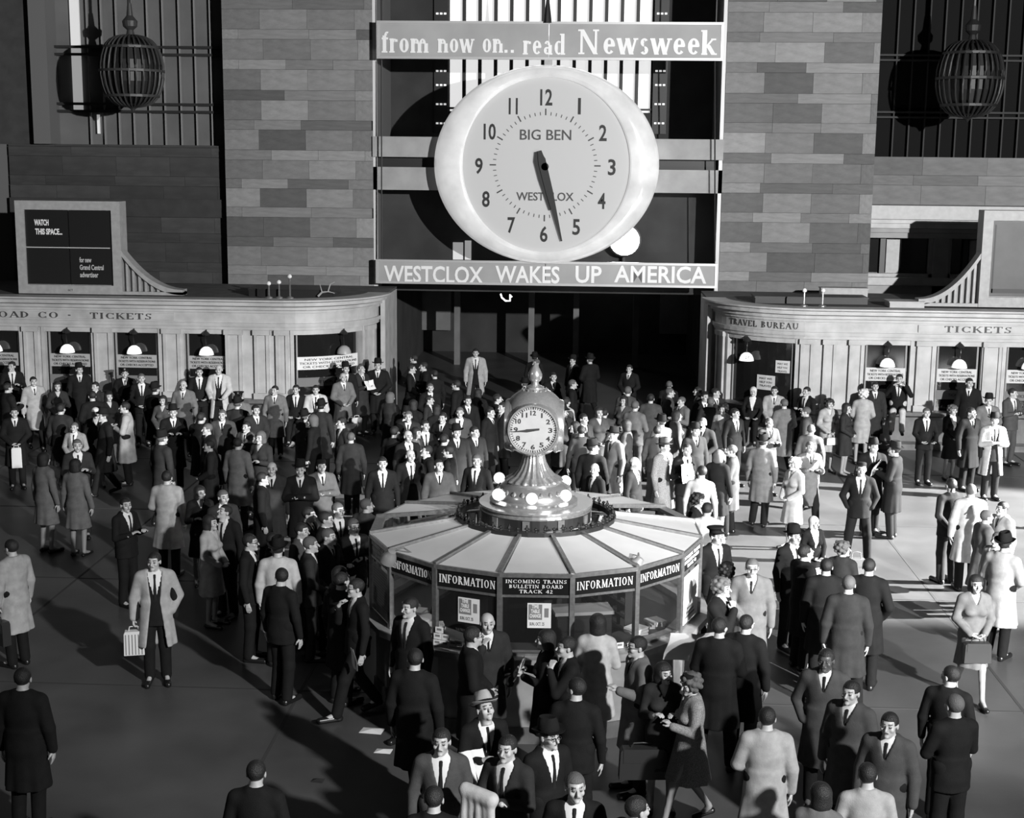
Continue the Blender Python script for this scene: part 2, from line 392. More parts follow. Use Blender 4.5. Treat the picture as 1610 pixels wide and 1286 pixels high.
# ---- windows of the wings (tall, with thin vertical bars and double rails)
def big_window(name, x0, x1, z0, z1, y, glass, barm, bars, rails, low=None):
    wn = struct(MB().box(x0, x1, y + .25, y + .3, z0, z1).build(name, glass))
    for x in bars: MB().box(x - .018, x + .018, y + .1, y + .2, z0, z1).build('bar', barm, wn)
    for z in rails:
        MB().box(x0, x1, y + .05, y + .24, z, z + .07).build('rail', M_DARK, wn)
        MB().box(x0, x1, y + .05, y + .24, z - .2, z - .13).build('rail', M_DARK, wn)
    MB().box(x0, x1, y, y + .26, z0 - .08, z0).build('sill', M_DARK, wn)
    return wn
M_GREYG = mat('grey_window_glass', .13, .8, spec=.2, noise=.15, nscale=1)  # even grey glass with slight mottling
M_BARL = mat('grey_window_bar', .24, .4)
yw = YW + .12
bz0 = Z(250, 228, yw)
w1 = big_window('window_1', X(68, yw), xl0 + .05, bz0, ZT, yw, M_GREYG, M_BARL, [X(p, yw) for p in (145, 167, 190, 213, 238, 262, 287, 311, 335)], (Z(250, 76, yw), Z(250, 166, yw)))
MB().box(X(118, yw), X(132, yw), yw + .16, yw + .24, Z(120, 172, yw), ZT).build('lit_pane', mat('lit_pane', .6, .5, emit=.3), w1)
MB().box(X(68, yw), X(94, yw), yw - .5, yw + .24, bz0, ZT).build('reveal', M_STONED, w1)
MB().box(X(155, yw), X(158, yw), yw + .1, yw + .2, Z(155, 210, yw), Z(155, 180, yw)).build('lit_pane', mat('lit_pane', .6), w1)
bz1 = Z(1450, 247, yw)
M_DARKG = mat('black_window_glass', .01, .9, spec=.05)  # near-black matt glass
M_BARD = mat('dim_window_bar', .05, .8, spec=.1)  # same kind of bar as the left window, darkened to look unlit
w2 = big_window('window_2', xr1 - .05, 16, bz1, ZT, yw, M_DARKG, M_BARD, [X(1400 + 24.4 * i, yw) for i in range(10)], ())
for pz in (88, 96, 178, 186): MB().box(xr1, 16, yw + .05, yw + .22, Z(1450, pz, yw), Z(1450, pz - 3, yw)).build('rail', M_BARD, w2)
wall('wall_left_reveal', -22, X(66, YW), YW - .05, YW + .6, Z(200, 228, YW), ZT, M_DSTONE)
# ---- middle bay
YB = YP + 3.4
zb = Z(860, 176, YB)
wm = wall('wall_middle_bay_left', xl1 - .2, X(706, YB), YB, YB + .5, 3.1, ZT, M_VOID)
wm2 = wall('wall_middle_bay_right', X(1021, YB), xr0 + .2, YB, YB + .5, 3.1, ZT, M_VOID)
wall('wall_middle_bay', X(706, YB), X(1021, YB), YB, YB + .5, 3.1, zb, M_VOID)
w5 = struct(MB().box(X(706, YB), X(1021, YB), YB + .2, YB + .25, zb, ZT).build('window_5', M_LIT))
for i in range(13):
    x = X(728.5 + 24.4 * i, YB); MB().box(x - .05, x + .05, YB + .05, YB + .19, zb, ZT).build('mullion', M_BLACK, w5)
MB().box(X(706, YB), X(1021, YB), YB, YB + .19, Z(800, 172, YB), Z(800, 169, YB)).build('rail', M_BLACK, w5)
# grilles with lit holes either side of the lit window
M_HOLE = mat('lit_grille_hole', .8, .5, emit=.6)
for px, wn_ in ((694, wm), (1033, wm2)):
    MB().box(X(px - 11, YB), X(px + 11, YB), YB - .1, YB, zb - .6, ZT).build('grille_panel', M_BLACK, wn_)
    for j in range(8):
        for k in range(3):
            x = X(px - 6 + 6 * k, YB); z = Z(px, 22 + 30 * j - (8 if j > 3 else 0), YB)
            MB().box(x - .035, x + .035, YB - .14, YB - .1, z - .025, z + .025).build('grille_opening', M_HOLE, wn_)
# balcony bands crossing the bay at the pier plane
for nm, pa, pb, o in (('trim_3', 217, 249, .2), ('trim_4', 265, 301, .1)):
    s_ = struct(MB().box(xl1, xr0, YP - o, YP + .5, Z(860, pb, YP), Z(860, pa, YP)).build(nm, M_BAND))
struct(MB().box(xl1, xr0, YP + .15, YP + .5, Z(860, 265, YP), Z(860, 249, YP)).build('trim_5', M_BLACK))  # black fills the recess between the bands in place of its shade
# lower recess: beam over the passage and passage itself
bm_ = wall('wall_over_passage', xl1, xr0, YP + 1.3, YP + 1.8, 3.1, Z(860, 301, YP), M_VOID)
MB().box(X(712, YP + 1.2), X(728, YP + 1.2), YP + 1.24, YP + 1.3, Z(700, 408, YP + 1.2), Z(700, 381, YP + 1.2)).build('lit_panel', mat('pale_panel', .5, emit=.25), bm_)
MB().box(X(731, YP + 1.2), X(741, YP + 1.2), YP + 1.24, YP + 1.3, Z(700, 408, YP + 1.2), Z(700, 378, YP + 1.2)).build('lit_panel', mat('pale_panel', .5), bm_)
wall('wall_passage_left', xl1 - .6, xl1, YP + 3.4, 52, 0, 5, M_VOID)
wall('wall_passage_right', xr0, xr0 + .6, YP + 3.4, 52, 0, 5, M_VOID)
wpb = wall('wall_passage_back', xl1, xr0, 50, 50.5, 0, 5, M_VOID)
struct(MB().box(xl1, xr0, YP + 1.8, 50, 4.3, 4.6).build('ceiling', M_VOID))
M_DIM = mat('dim_marble', .14, .7, noise=.2, nscale=1.5)  # marble darkened in colour to stand for the passage gloom
for pa, pb in ((630, 706), (1045, 1100)): MB().box(X(pa, 49), X(pb, 49), 49.6, 49.98, .8, 3.9).build('marble_panel', M_DIM, wpb)
for px in (716, 834, 905, 1000): MB().box(X(px, 47), X(px + 9, 47), 46.7, 47, 0, 4.3).build('pillar', M_DIM, wpb)
MB().box(X(950, 48.5), X(963, 48.5), 48.4, 48.6, 2.4, 4.0).build('lit_gap', mat('lit_gap', .8, emit=1.2), wpb)
ns = thing('neon_sign', 'small glowing hooked neon sign hanging in the dark passage', 'sign', aty(795, 468, 44.5))
MB().tube([(-.16, 0, .12), (-.12, 0, .0), (0, 0, -.1), (.14, 0, -.1), (.14, 0, .1), (.2, 0, .02)], .028, 6).build('tube', mat('neon', .9, emit=3), ns)
MB().box(-.01, .01, -.01, .01, .1, 4.32 - ns.location.z).build('hanger', M_DARK, ns)
def door_frame(n, px, s):
    x = X(px, YP - .2)
    d = struct(MB().box(x - .06, x + .06, YP - .35, YP - .2, 0, 2.9).build('door_%d' % n, M_MARBLE))
    MB().box(x - .11, x + .11, YP - .4, YP - .16, 2.9, 3.05).build('lintel', M_MARBLE, d)
door_frame(1, 606, 1); door_frame(2, 1118, -1)
# ================================================================ TICKET COUNTERS
RA = 2.2
ZR = 3.38
M_LAMPC = mat('lamp_arm', .02, .4)
def counter(sg, xs, label, L):
    root = thing('ticket_counter', label, 'counter')
    def pos(u, out, z):
        if u >= 0: return (xs + sg * u, YC - out, z)
        a = min(-u / RA, PI / 2 * 1.02)
        return (xs - sg * (RA * math.sin(a) + out * math.sin(a)), YC + RA - (RA + out) * math.cos(a), z)
    US = [L] + [0.0] + [-RA * PI / 2 * k / 14 for k in range(1, 15)]
    def sweep(name, prof, m, us=US, smooth=False):
        v = []; f = []; n = len(prof)
        for u in us:
            for o_, z in prof: v.append(pos(u, o_, z))
        for i in range(len(us) - 1):
            for j in range(n):
                f.append((i * n + j, i * n + (j + 1) % n, (i + 1) * n + (j + 1) % n, (i + 1) * n + j))
        f.append(tuple(range(n))); f.append(tuple((len(us) - 1) * n + j for j in range(n)))
        return MB().add(v, f).build(name, m, root)
    sweep('plinth', [(.0, 0), (.22, 0), (.22, .14), (.12, .2), (.12, .78), (.26, .84), (.26, .92), (-.3, .92), (-.3, 0)], M_MARBLED)
    sweep('architrave', [(-.25, 2.62), (.04, 2.62), (.04, 2.70), (.08, 2.70), (.08, 2.79), (-.25, 2.79)], M_MARBLE)
    sweep('frieze', [(-.25, 2.79), (.02, 2.79), (.02, 3.04), (-.25, 3.04)], M_MARBLE)
    sweep('cornice', [(-.25, 3.04), (.07, 3.04), (.07, 3.10), (.14, 3.12), (.14, 3.19), (.28, 3.23), (.28, 3.31), (.36, 3.34), (.36, ZR), (-.25, ZR)], M_MARBLE)
    # roof slab
    prof = [pos(u, .2, 0)[:2] for u in US]
    poly = prof + [(prof[-1][0], YP - .15), (prof[0][0], YP - .15)]
    MB().prism(poly, 3.30, 3.345, 'xy').build('roof_deck', mat('roof_felt', .07, .9, noise=.3, nscale=3), root)
    # back wall inside, keeps the room behind the windows dark
    xa, xb = sorted((prof[0][0], prof[-1][0]))
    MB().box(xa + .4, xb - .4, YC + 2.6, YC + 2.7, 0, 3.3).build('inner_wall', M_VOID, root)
    MB().box(min(prof[-1][0] + sg * .12, prof[-1][0]), max(prof[-1][0] + sg * .12, prof[-1][0]), YC + RA - .1, YP - .15, 0, ZR - .1).build('end_wall', M_MARBLE, root)
    return root, pos, sweep
def bentbox(pos, u0, u1, o0, o1, z0, z1, n=1):
    us = [u0 + (u1 - u0) * i / n for i in range(n + 1)]
    v = []; f = []
    for u in us: v += [pos(u, o0, z0), pos(u, o1, z0), pos(u, o1, z1), pos(u, o0, z1)]
    for i in range(n):
        for j in range(4): f.append((i * 4 + j, i * 4 + (j + 1) % 4, i * 4 + 4 + (j + 1) % 4, i * 4 + 4 + j))
    f += [(0, 1, 2, 3), (n * 4, n * 4 + 1, n * 4 + 2, n * 4 + 3)]
    return MB().add(v, f)
def pilaster(root, pos, u, w, n=2):
    p = bentbox(pos, u - w / 2, u + w / 2, -.25, .02, .92, 2.62, n).build('pilaster', M_MARBLE, root)
    bentbox(pos, u - w / 2, u - w / 2 + .07, .02, .06, .92, 2.5, 1).build('fillet', M_MARBLE, p)
    bentbox(pos, u + w / 2 - .07, u + w / 2, .02, .06, .92, 2.5, 1).build('fillet', M_MARBLE, p)
    bentbox(pos, u - w / 2 - .03, u + w / 2 + .03, .0, .09, 2.5, 2.62, n).build('capital', M_MARBLE, p)
    bentbox(pos, u - w / 2 - .03, u + w / 2 + .03, .0, .09, .92, 1.06, n).build('base', M_MARBLE, p)
def ticket_window(root, pos, u0, u1, glassm=M_GLASSD, signs=True, nseg=1, signm=None, lit=False):
    fr = bentbox(pos, u0, u0 + .09, -.22, .0, .92, 2.62, 1).build('window_frame', M_MARBLE, root)
    bentbox(pos, u1 - .09, u1, -.22, .0, .92, 2.62, 1).build('jamb', M_MARBLE, fr)
    bentbox(pos, u0 + .09, u1 - .09, -.22, -.02, 2.5, 2.62, nseg).build('head', M_MARBLE, fr)
    bentbox(pos, u0 + .14, u0 + .18, -.2, -.12, .92, 2.5, 1).build('sash', mat('grey_sash', .25), fr)
    bentbox(pos, u1 - .18, u1 - .14, -.2, -.12, .92, 2.5, 1).build('sash', mat('grey_sash', .25), fr)
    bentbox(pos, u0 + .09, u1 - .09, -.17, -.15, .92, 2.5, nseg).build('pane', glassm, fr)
    def fn(uc, zc, o=-.10):
        return lambda x, z, d: pos(uc + SGN * x, o + d, zc + z)
    if signs:
        uc = (u0 + u1) / 2; wd = u1 - u0 - .36
        nt_ = bentbox(pos, u0 + .16, u1 - .16, -.15, -.11, 1.62, 1.94, nseg).build('notice', signm or mat('window_notice', .34, .8), root)
        for k, (tx, f_) in enumerate((('NEW YORK CENTRAL', .8), ('TICKETS WITH RESERVATIONS', .95), ('OR CHECKS ACCEPTED', .85))):
            lettering('notice_lettering', sans(tx), wd * f_, .055, M_INK, nt_, .004, fn(uc, 1.87 - .09 * k))
        nt_ = bentbox(pos, u0 + .16, u1 - .16, -.15, -.11, 1.2, 1.42, nseg).build('notice', mat('window_notice_low', .16, .8), root)
        lettering('notice_lettering', sans('TICKETS'), wd * .4, .07, M_INK, nt_, .004, fn(uc, 1.31))
def window_lamp(pos, u, label, dark=False, z=2.02, txt=None):
    p = Vector(pos(u, .02, 2.5))
    t = thing('window_lamp', label, 'lamp', p, 0, 'shaded lamps over the ticket windows')
    MB().tube([(0, 0, .1), (0, -.1, .02), (0, -.1, -.14), (0, -.06, -.22), (0, -.06, -.3)], .016, 6).build('arm', M_LAMPC, t)
    MB().lathe([(.02, .0), (.09, .01), (.1, .04), (.04, .1), (.015, .12)], 12, (0, -.05, -.03)).build('bracket', M_LAMPC, t)
    prof = [(.03, .2), (.075, .185), (.13, .14), (.165, .07), (.18, 0), (.17, 0)]
    MB().lathe(prof, 20, (0, -.06, z - 2.5 - .02)).build('shade', M_SHADE if not dark else mat('grey_lamp_shade', .35, .4), t, smooth=True)
    if txt: lettering('shade_number', sans(txt), .1, .07, M_INK, t, .004, loc=(0, -.24, z - 2.42))
    return t
xsL = X(432, YC, 480); xsR = X(1284, YC, 480)
def U(px, sg, py=560):
    x = aty(px, py, YC).x; return (x - (xsL if sg < 0 else xsR)) * sg
# left counter
SGN = -1
cl, posL, swL = counter(-1, xsL, 'long pale marble ticket counter on the left lettered ROAD CO and TICKETS', 9)
for px, w_ in ((50, .34), (163, .42), (271, .42), (368, .4), (412, .36)): pilaster(cl, posL, U(px, -1), w_)
pilaster(cl, posL, -.16, .3); pilaster(cl, posL, -2.75, .42, 3)
wedges = ((-5, 'behind glass at the left edge under the letters OAD'), (108, 'over the window beneath the letters CO'), (213, 'over the window beneath the word TICKETS'), (326, 'over the window right of the lettered frieze'))
for px, lb in wedges:
    ticket_window(cl, posL, U(px + 42, -1), U(px - 42, -1))
    window_lamp(posL, U(px, -1), 'white glowing half-round lamp ' + lb)
for a_, b_ in ((U(326 + 42, -1), 0), (U(213 + 42, -1), U(326 - 42, -1)), (U(108 + 42, -1), U(213 - 42, -1)), (U(37, -1), U(66, -1))):
    a_, b_ = min(a_, b_), max(a_, b_); bentbox(posL, a_, b_, -.25, -.03, .92, 2.62).build('wall_panel', M_MARBLE, cl)
bentbox(posL, -.36, 0, -.25, -.03, .92, 2.62).build('wall_panel', M_MARBLE, cl); bentbox(posL, -3.4, -2.5, -.25, -.03, .92, 2.62, 5).build('wall_panel', M_MARBLE, cl)
bentbox(posL, 7.2, 9.0, -.25, .0, .92, 2.62).build('wall_panel', M_MARBLE, cl)
ticket_window(cl, posL, -2.5, -.36, M_GLASSD, True, 8, mat('bright_notice', .7, .6))
window_lamp(posL, -1.75, 'grey shaded lamp in the curved window of the left counter', True)
# raised name panel with cut letters
pn = bentbox(posL, U(274, -1, 490), 9, .02, .06, 2.83, 3.0).build('name_panel', M_MARBLE, cl)
uT = U(191, -1, 498)
lettering('lettering', serif('TICKETS', .02), 1.52, .15, mat('cut_letter', .05), pn, .008, lambda x, z, d: posL(uT - x, .06 + d, 2.915 + z))
lettering('lettering', serif('RAILROAD CO *', .02), 2.95, .15, mat('cut_letter', .05), pn, .008, lambda x, z, d: posL(U(20, -1, 498) - x, .06 + d, 2.915 + z))
# right counter
SGN = 1
cr, posR, swR = counter(1, xsR, 'long pale marble ticket counter on the right with TRAVEL BUREAU corner', 8)
for px, w_ in ((1304, .3), (1346, .34), (1455, .42), (1560, .42)): pilaster(cr, posR, U(px, 1), w_)
pilaster(cr, posR, -.18, .3); pilaster(cr, posR, -2.75, .42, 3)
for px, lb in ((1395, 'over the first window right of the TRAVEL BUREAU corner'), (1508, 'over the window beneath the word TICKETS on the right'), (1618, 'over the last window at the right edge')):
    ticket_window(cr, posR, U(px - 42, 1), U(px + 42, 1), signm=mat('window_notice_pale', .55, .7))
    window_lamp(posR, U(px, 1), 'white glowing half-round lamp ' + lb)
for a_, b_ in ((0, U(1353, 1)), (U(1437, 1), U(1466, 1)), (U(1550, 1), U(1576, 1))):
    bentbox(posR, a_, b_, -.25, -.03, .92, 2.62).build('wall_panel', M_MARBLE, cr)
bentbox(posR, -.36, 0, -.25, -.03, .92, 2.62).build('wall_panel', M_MARBLE, cr); bentbox(posR, -3.4, -2.5, -.25, -.03, .92, 2.62, 5).build('wall_panel', M_MARBLE, cr)
bentbox(posR, 6.2, 8.0, -.25, .0, .92, 2.62).build('wall_panel', M_MARBLE, cr)
ticket_window(cr, posR, -2.5, -.36, M_GLASSD, False, 8)
for u0, u1, z0, z1 in ((-.95, -.58, 1.75, 2.05), (-1.45, -.95, 1.3, 1.66)):
    c_ = bentbox(posR, u0, u1, -.14, -.12, z0, z1, 2).build('notice', mat('window_notice_pale', .55), cr)
    for k in range(3): lettering('notice_lettering', sans(('MAY WE', 'HELP YOU', 'TRAVEL')[k]), (u1 - u0) * .7, .05, M_INK, c_, .004, lambda x, z, d, k=k, u0=u0, u1=u1, z1=z1: posR((u0 + u1) / 2 + x, -.12 + d, z1 - .08 - .09 * k + z))
window_lamp(posR, -1.7, 'white glowing lamp numbered 27 in the TRAVEL BUREAU window', txt='27')
lettering('lettering', serif('TRAVEL BUREAU', .02), 1.9, .15, mat('cut_letter', .05), cr, .008, lambda x, z, d: posR(-1.35 + x, .02 + d, 2.915 + z))
pn = bentbox(posR, U(1443, 1, 520), 8, .02, .06, 2.83, 3.0).build('name_panel', M_MARBLE, cr)
lettering('lettering', serif('TICKETS', .02), 1.56, .15, mat('cut_letter', .05), pn, .008, lambda x, z, d: posR(U(1536, 1, 520) + x, .06 + d, 2.915 + z))
# ---- ledges people perch on, in front of the counters
def bench(x0, x1, y, h, label, m=M_MARBLED, d=.6):
    t = thing('baggage_ledge', label, 'bench', ((x0 + x1) / 2, y, 0))
    hw = (x1 - x0) / 2
    MB().box(-hw, hw, -d / 2, d / 2, .08, h - .06).build('body', m, t)
    MB().box(-hw - .04, hw + .04, -d / 2 - .04, d / 2 + .04, h - .06, h).build('top', m, t)
    MB().box(-hw + .05, hw - .05, -d / 2 + .05, d / 2 - .05, 0, .08).build('base', M_DARK, t)
    return t
bench(X(448, 32.5, 690), X(556, 32.5, 690), 32.6, .55, 'low pale stone ledge in front of the curved left counter', mat('ledge_stone', .3, .6, noise=.15))
bench(X(1150, 33, 690), X(1280, 33, 690), 33.42, .6, 'low dark stone ledge under the TRAVEL BUREAU window', M_MARBLED, .5)
# ---- clutter on the counter roofs
def microphone_post(px, py0, py1, y, label):
    b = aty(px, py0, y); zt = Z(px, py1, y)
    t = thing('roof_post', label, 'post', (b.x, y, ZR))
    MB().tube([(0, 0, 0), (0, 0, zt - ZR)], .022, 6).build('rod', M_BRASS2, t)
    MB().lathe([(.01, -.05), (.05, -.02), (.055, 0.02), (.03, .05), (.01, .06)], 10, (0, 0, zt - ZR)).build('finial', M_WHITE, t)
    MB().lathe([(.09, 0), (.09, .02), (.03, .05)], 10).build('foot', M_BRASS2, t)
for i, (px, a, b) in enumerate(((423, 466, 446), (439, 466, 444), (456, 466, 435))):
    microphone_post(px, a, b, YC + .25, ('short thin post with white ball, first on the left counter roof', 'thicker white-tipped post, second on the left counter roof', 'tallest thin post on the left counter roof')[i])
for i, px in enumerate((1264, 1293)): microphone_post(px, 480, 457, YC + .25, ('thin ball-tipped post nearer the TRAVEL BUREAU corner roof', 'thin ball-tipped post on the right counter roof beside the boards')[i])
def slab(name, px0, px1, y0, y1, h, m, label, cat):
    x0, x1 = X(px0, (y0 + y1) / 2, 460), X(px1, (y0 + y1) / 2, 460)
    t = thing(name, label, cat, ((x0 + x1) / 2, (y0 + y1) / 2, ZR - .035))
    MB().box(-(x1 - x0) / 2, (x1 - x0) / 2, -(y1 - y0) / 2, (y1 - y0) / 2, 0.0, h).build('deck', m, t)
    MB().box(-(x1 - x0) / 2 - .02, (x1 - x0) / 2 + .02, -(y1 - y0) / 2 - .02, (y1 - y0) / 2 + .02, h, h + .03).build('rim_lid', m, t)
slab('roof_box', 400, 530, YC + 1.0, YC + 2.2, .16, M_BLACK, 'long flat black box lying on the left counter roof', 'box')
slab('roof_box', 1185, 1360, YC + 1.2, YC + 2.0, .14, M_BLACK, 'long flat black box lying on the right counter roof', 'box')
slab('roof_board', 1290, 1362, YC + 2.6, YC + 3.0, .25, M_WOODF, 'short grey board stacked behind the black box, right roof', 'board')
slab('roof_board', 1396, 1450, YC + .6, YC + 1.2, .12, mat('bright_cornice', .5), 'pale board at the foot of the right billboard scroll', 'board')
br = thing('dead_branch', 'small bare twisted branch lying on the left counter roof edge', 'branch', (X(500, YC + .9, 455), YC + .9, ZR))
MB().tube([(0, 0, 0), (.1, 0, .1), (.25, 0, .12), (.3, .05, .3), (.42, .03, .36)], [.03, .025, .02, .015, .01], 6).build('stem', M_WOODF, br)
MB().tube([(.25, 0, .12), (.42, 0, .08)], [.018, .008], 5).tube([(.1, 0, .1), (.04, .03, .3)], [.015, .006], 5).build('twig', M_WOODF, br)
# ---- billboards with scroll brackets
def billboard(sg, px0, px1, pyt, pyb, y, label, dark, frame_w):
    x0, x1 = X(px0, y, 390), X(px1, y, 390); zt, zb_ = Z((px0 + px1) / 2, pyt, y), ZR
    xc = (x0 + x1) / 2; t = thing('billboard', label, 'billboard', (xc, y, ZR)); hw = (x1 - x0) / 2; h = zt - zb_; fw = frame_w
    fr = MB().box(-hw, hw, 0, .5, h - fw, h).box(-hw, hw, 0, .5, 0, fw).box(-hw, -hw + fw, 0, .5, fw, h - fw).box(hw - fw, hw, 0, .5, fw, h - fw)
    fr.build('frame', mat('billboard_frame', .32, .5, noise=.12), t)
    MB().box(-hw + fw, hw - fw, .12, .5, fw, h - fw).build('reveal', mat('billboard_reveal', .5), t)
    iw, ih = hw - fw, (h - 2 * fw)
    if dark:
        for i in (-1, 1):
            for j in (0, 1):
                MB().box(min(i * .015, i * iw), max(i * .015, i * iw), .06, .13, fw + j * ih / 2 + .015, fw + (j + 1) * ih / 2 - .015).build('poster_panel', mat('black_poster', .012, .4), t)
        q = fw + ih
        lettering('lettering', sans('WATCH', .03), .36, .15, M_WHITE, t, .008, loc=(-iw * .62, .06, q - ih * .17))
        lettering('lettering', sans('THIS SPACE...', .03), .68, .15, M_WHITE, t, .008, loc=(-iw * .46, .06, q - ih * .29))
        for k, tx in enumerate(('for new', 'Grand Central', 'advertiser')):
            wd = (.3, .6, .46)[k]
            lettering('lettering', sans(tx, .02), wd, .13, mat('dim_white_letter', .45), t, .008, loc=(iw * .22 + wd / 2, .06, fw + ih * (.34 - .1 * k)))
        lettering('maker_plate', sans('GCT'), .12, .05, M_INK, t, .006, loc=(-.0, 0, fw * .45))
    else:
        MB().box(-iw + .02, iw - .02, .06, .13, fw + .02, h - fw - .02).build('poster_panel', mat('grey_poster', .06, .5, noise=.25, nscale=1.5), t)
        MB().box(-iw + .06, -iw + .09, .05, .06, fw + .1, h - fw - .1).box(-iw + .06, iw, .05, .06, fw + .1, fw + .2).build('poster_border', M_BLACK, t)
    return t, hw, h
def scroll(t, x0, s, w_, h_, n=9):
    """concave bracket beside the billboard: solid rim and upright slats under it"""
    pts = [(x0 + s * w_ * k / 16, h_ * (.13 + .87 * (1 - k / 16) ** 2.1)) for k in range(17)]
    rim = [(x, z) for x, z in pts] + [(x, z - .13 if k else z - .13) for k, (x, z) in reversed(list(enumerate(pts)))]
    rim = [(x, max(z, 0)) for x, z in rim]
    MB().prism(rim, .02, .42).build('scroll_rim', mat('billboard_frame', .32), t)
    MB().prism([(x0, 0), (x0 + s * w_, 0), (x0 + s * w_, .1)] + [(x, z - .1) for x, z in reversed(pts[:-1])], .2, .3).build('scroll_board', mat('grey_sash', .25), t)
    MB().box(min(x0, x0 + s * w_), max(x0, x0 + s * w_), .02, .42, 0, .08).build('scroll_base', mat('billboard_frame', .32), t)
    for k in range(n):
        a = (k + .7) / (n + .8); x = x0 + s * w_ * a; z = h_ * (.13 + .87 * (1 - a) ** 2.1) - .12
        if z > .12: MB().box(x - .03, x + .03, .08, .2, .06, z).build('slat', mat('billboard_frame', .32), t)
tb, hw, hb = billboard(-1, 26, 190, 316, 458, YC + .5, 'dark billboard on left counter roof reading WATCH THIS SPACE', True, .22)
scroll(tb, hw, 1, X(284, YC + .5, 450) - X(190, YC + .5, 450), 1.08)
tb, hw, hb = billboard(1, 1544, 1760, 332, 480, YC + .7, 'pale-framed blank grey billboard on the right counter roof', False, .24)
scroll(tb, -hw, -1, X(1544, YC + .7, 450) - X(1450, YC + .7, 450), 1.3)
# ---- melon-shaped chandeliers
def chandelier(px, py, wpx, hpx, y, label, m):
    c = aty(px, py, y); s = wpx / F * y / 2; hz = hpx / F * y / 2
    t = thing('chandelier', label, 'chandelier', c)
    MB().lathe([(.02, -hz * .96), (s * .4, -hz * .92), (s * .7, -hz * .74), (s * .87, -hz * .3), (s * .88, 0), (s * .87, hz * .3), (s * .7, hz * .74), (s * .4, hz * .92), (.02, hz * .96)], 24).build('core', M_BLACK, t)
    for k in range(28):
        a = 2 * PI * k / 28
        MB().tube([(s * math.cos(b) ** .62 * math.cos(a), s * math.cos(b) ** .62 * math.sin(a), hz * math.sin(b)) for b in [R(-84 + 12 * i) for i in range(15)]], s * .032, 5).build('rib', m, t)
    for z_, r_ in ((0, 1.02), (hz * .66, .86), (-hz * .7, .84)):
        MB().lathe([(s * r_ - .05, z_ - .04), (s * r_ + .01, z_ - .03), (s * r_ + .01, z_ + .03), (s * r_ - .05, z_ + .04)], 28).build('ring', m, t)
    MB().lathe([(.02, -hz * 1.14), (.07, -hz * 1.06), (s * .25, -hz * .98), (s * .3, -hz * .9)], 16).build('bottom_cap', m, t)
    MB().lathe([(s * .3, hz * .9), (s * .14, hz), (s * .1, hz * 1.15), (s * .22, hz * 1.25), (s * .24, hz * 1.4), (s * .1, hz * 1.55), (.05, hz * 1.9)], 16).build('crown', m, t)
    MB().tube([(0, 0, hz * 1.7), (0, 0, hz * 1.7 + 4)], .04, 6).build('chain', m, t)
M_CH = mat('chandelier_bronze', .045, .5, .2)
chandelier(207, 112, 98, 108, 36.6, 'dark melon-shaped chandelier in front of the left barred window', M_CH)
chandelier(1525, 124, 98, 112, 36.6, 'black melon-shaped chandelier against the dark right window', mat('chandelier_dark', .02, .5, .3))
# ---- small black finial hanging at the top above the upper banner
fn_ = thing('hanging_cable', 'black cable with tapered sleeve above the upper banner', 'cable', aty(861, 30, YP - .6))
MB().lathe([(.11, -.1), (.09, .1), (.05, .4), (.02, .8)], 10).build('sleeve', M_BLACK, fn_)
MB().tube([(0, 0, .7), (0, 0, 5)], .02, 6).build('cord', M_BLACK, fn_)
# ================================================================ HANGING CLOCK AND BANNERS
YK = YP - .55
def banner(px0, px1, pt, pb, y, label, name='banner'):
    c = aty((px0 + px1) / 2, (pt + pb) / 2, y); hw = (X(px1, y, pt) - X(px0, y, pt)) / 2; h = Z((px0 + px1) / 2, pt, y) - Z((px0 + px1) / 2, pb, y)
    t = thing(name, label, 'sign', c)
    for i, s in enumerate((-1, 1)):
        MB().box(min(s * .008, s * (hw - .05)), max(s * .008, s * (hw - .05)), -.03, .06, -h / 2 + .05, h / 2 - .05).build('panel', M_SIGNB, t)
    MB().box(-hw, hw, -.05, .09, h / 2 - .06, h / 2).box(-hw, hw, -.05, .09, -h / 2, -h / 2 + .06).box(-hw, -hw + .06, -.05, .09, -h / 2 + .06, h / 2 - .06).box(hw - .06, hw, -.05, .09, -h / 2 + .06, h / 2 - .06).build('frame', mat('bright_metal_frame', .65, .3, .5), t)
    return t, hw, h
def span(t, c0, px0, px1, pyt, pyb, y):
    a, b = X(px0, y, pyt), X(px1, y, pyt); z1, z0 = Z((px0 + px1) / 2, pyt, y), Z((px0 + px1) / 2, pyb, y)
    return (b - a), (z1 - z0), ((a + b) / 2 - t.location.x, -.032, (z0 + z1) / 2 - t.location.z)
t, hw, h = banner(590, 1136, 34, 94, YK, 'upper glossy grey banner lettered from now on read Newsweek')
for tx, a, b, c_, d_ in (('from', 600, 674, 50, 83), ('now', 688, 746, 61, 83), ('on..', 759, 808, 61, 83), ('read', 822, 889, 53, 86), ('Newsweek', 909, 1128, 47, 86)):
    w_, h_, l_ = span(t, 0, a, b, c_, d_, YK); lettering('lettering', serif(tx, .035), w_, h_, M_LETW, t, .012, loc=l_)
t, hw, h = banner(589, 1126, 411, 449, YK, 'lower glossy grey banner lettered WESTCLOX WAKES UP AMERICA')
for tx, a, b in (('WESTCLOX', 604, 760), ('WAKES', 779, 880), ('UP', 905, 946), ('AMERICA', 966, 1111)):
    w_, h_, l_ = span(t, 0, a, b, 418, 445, YK); lettering('lettering', sans(tx, .02), w_, h_, M_LETW, t, .012, loc=l_)
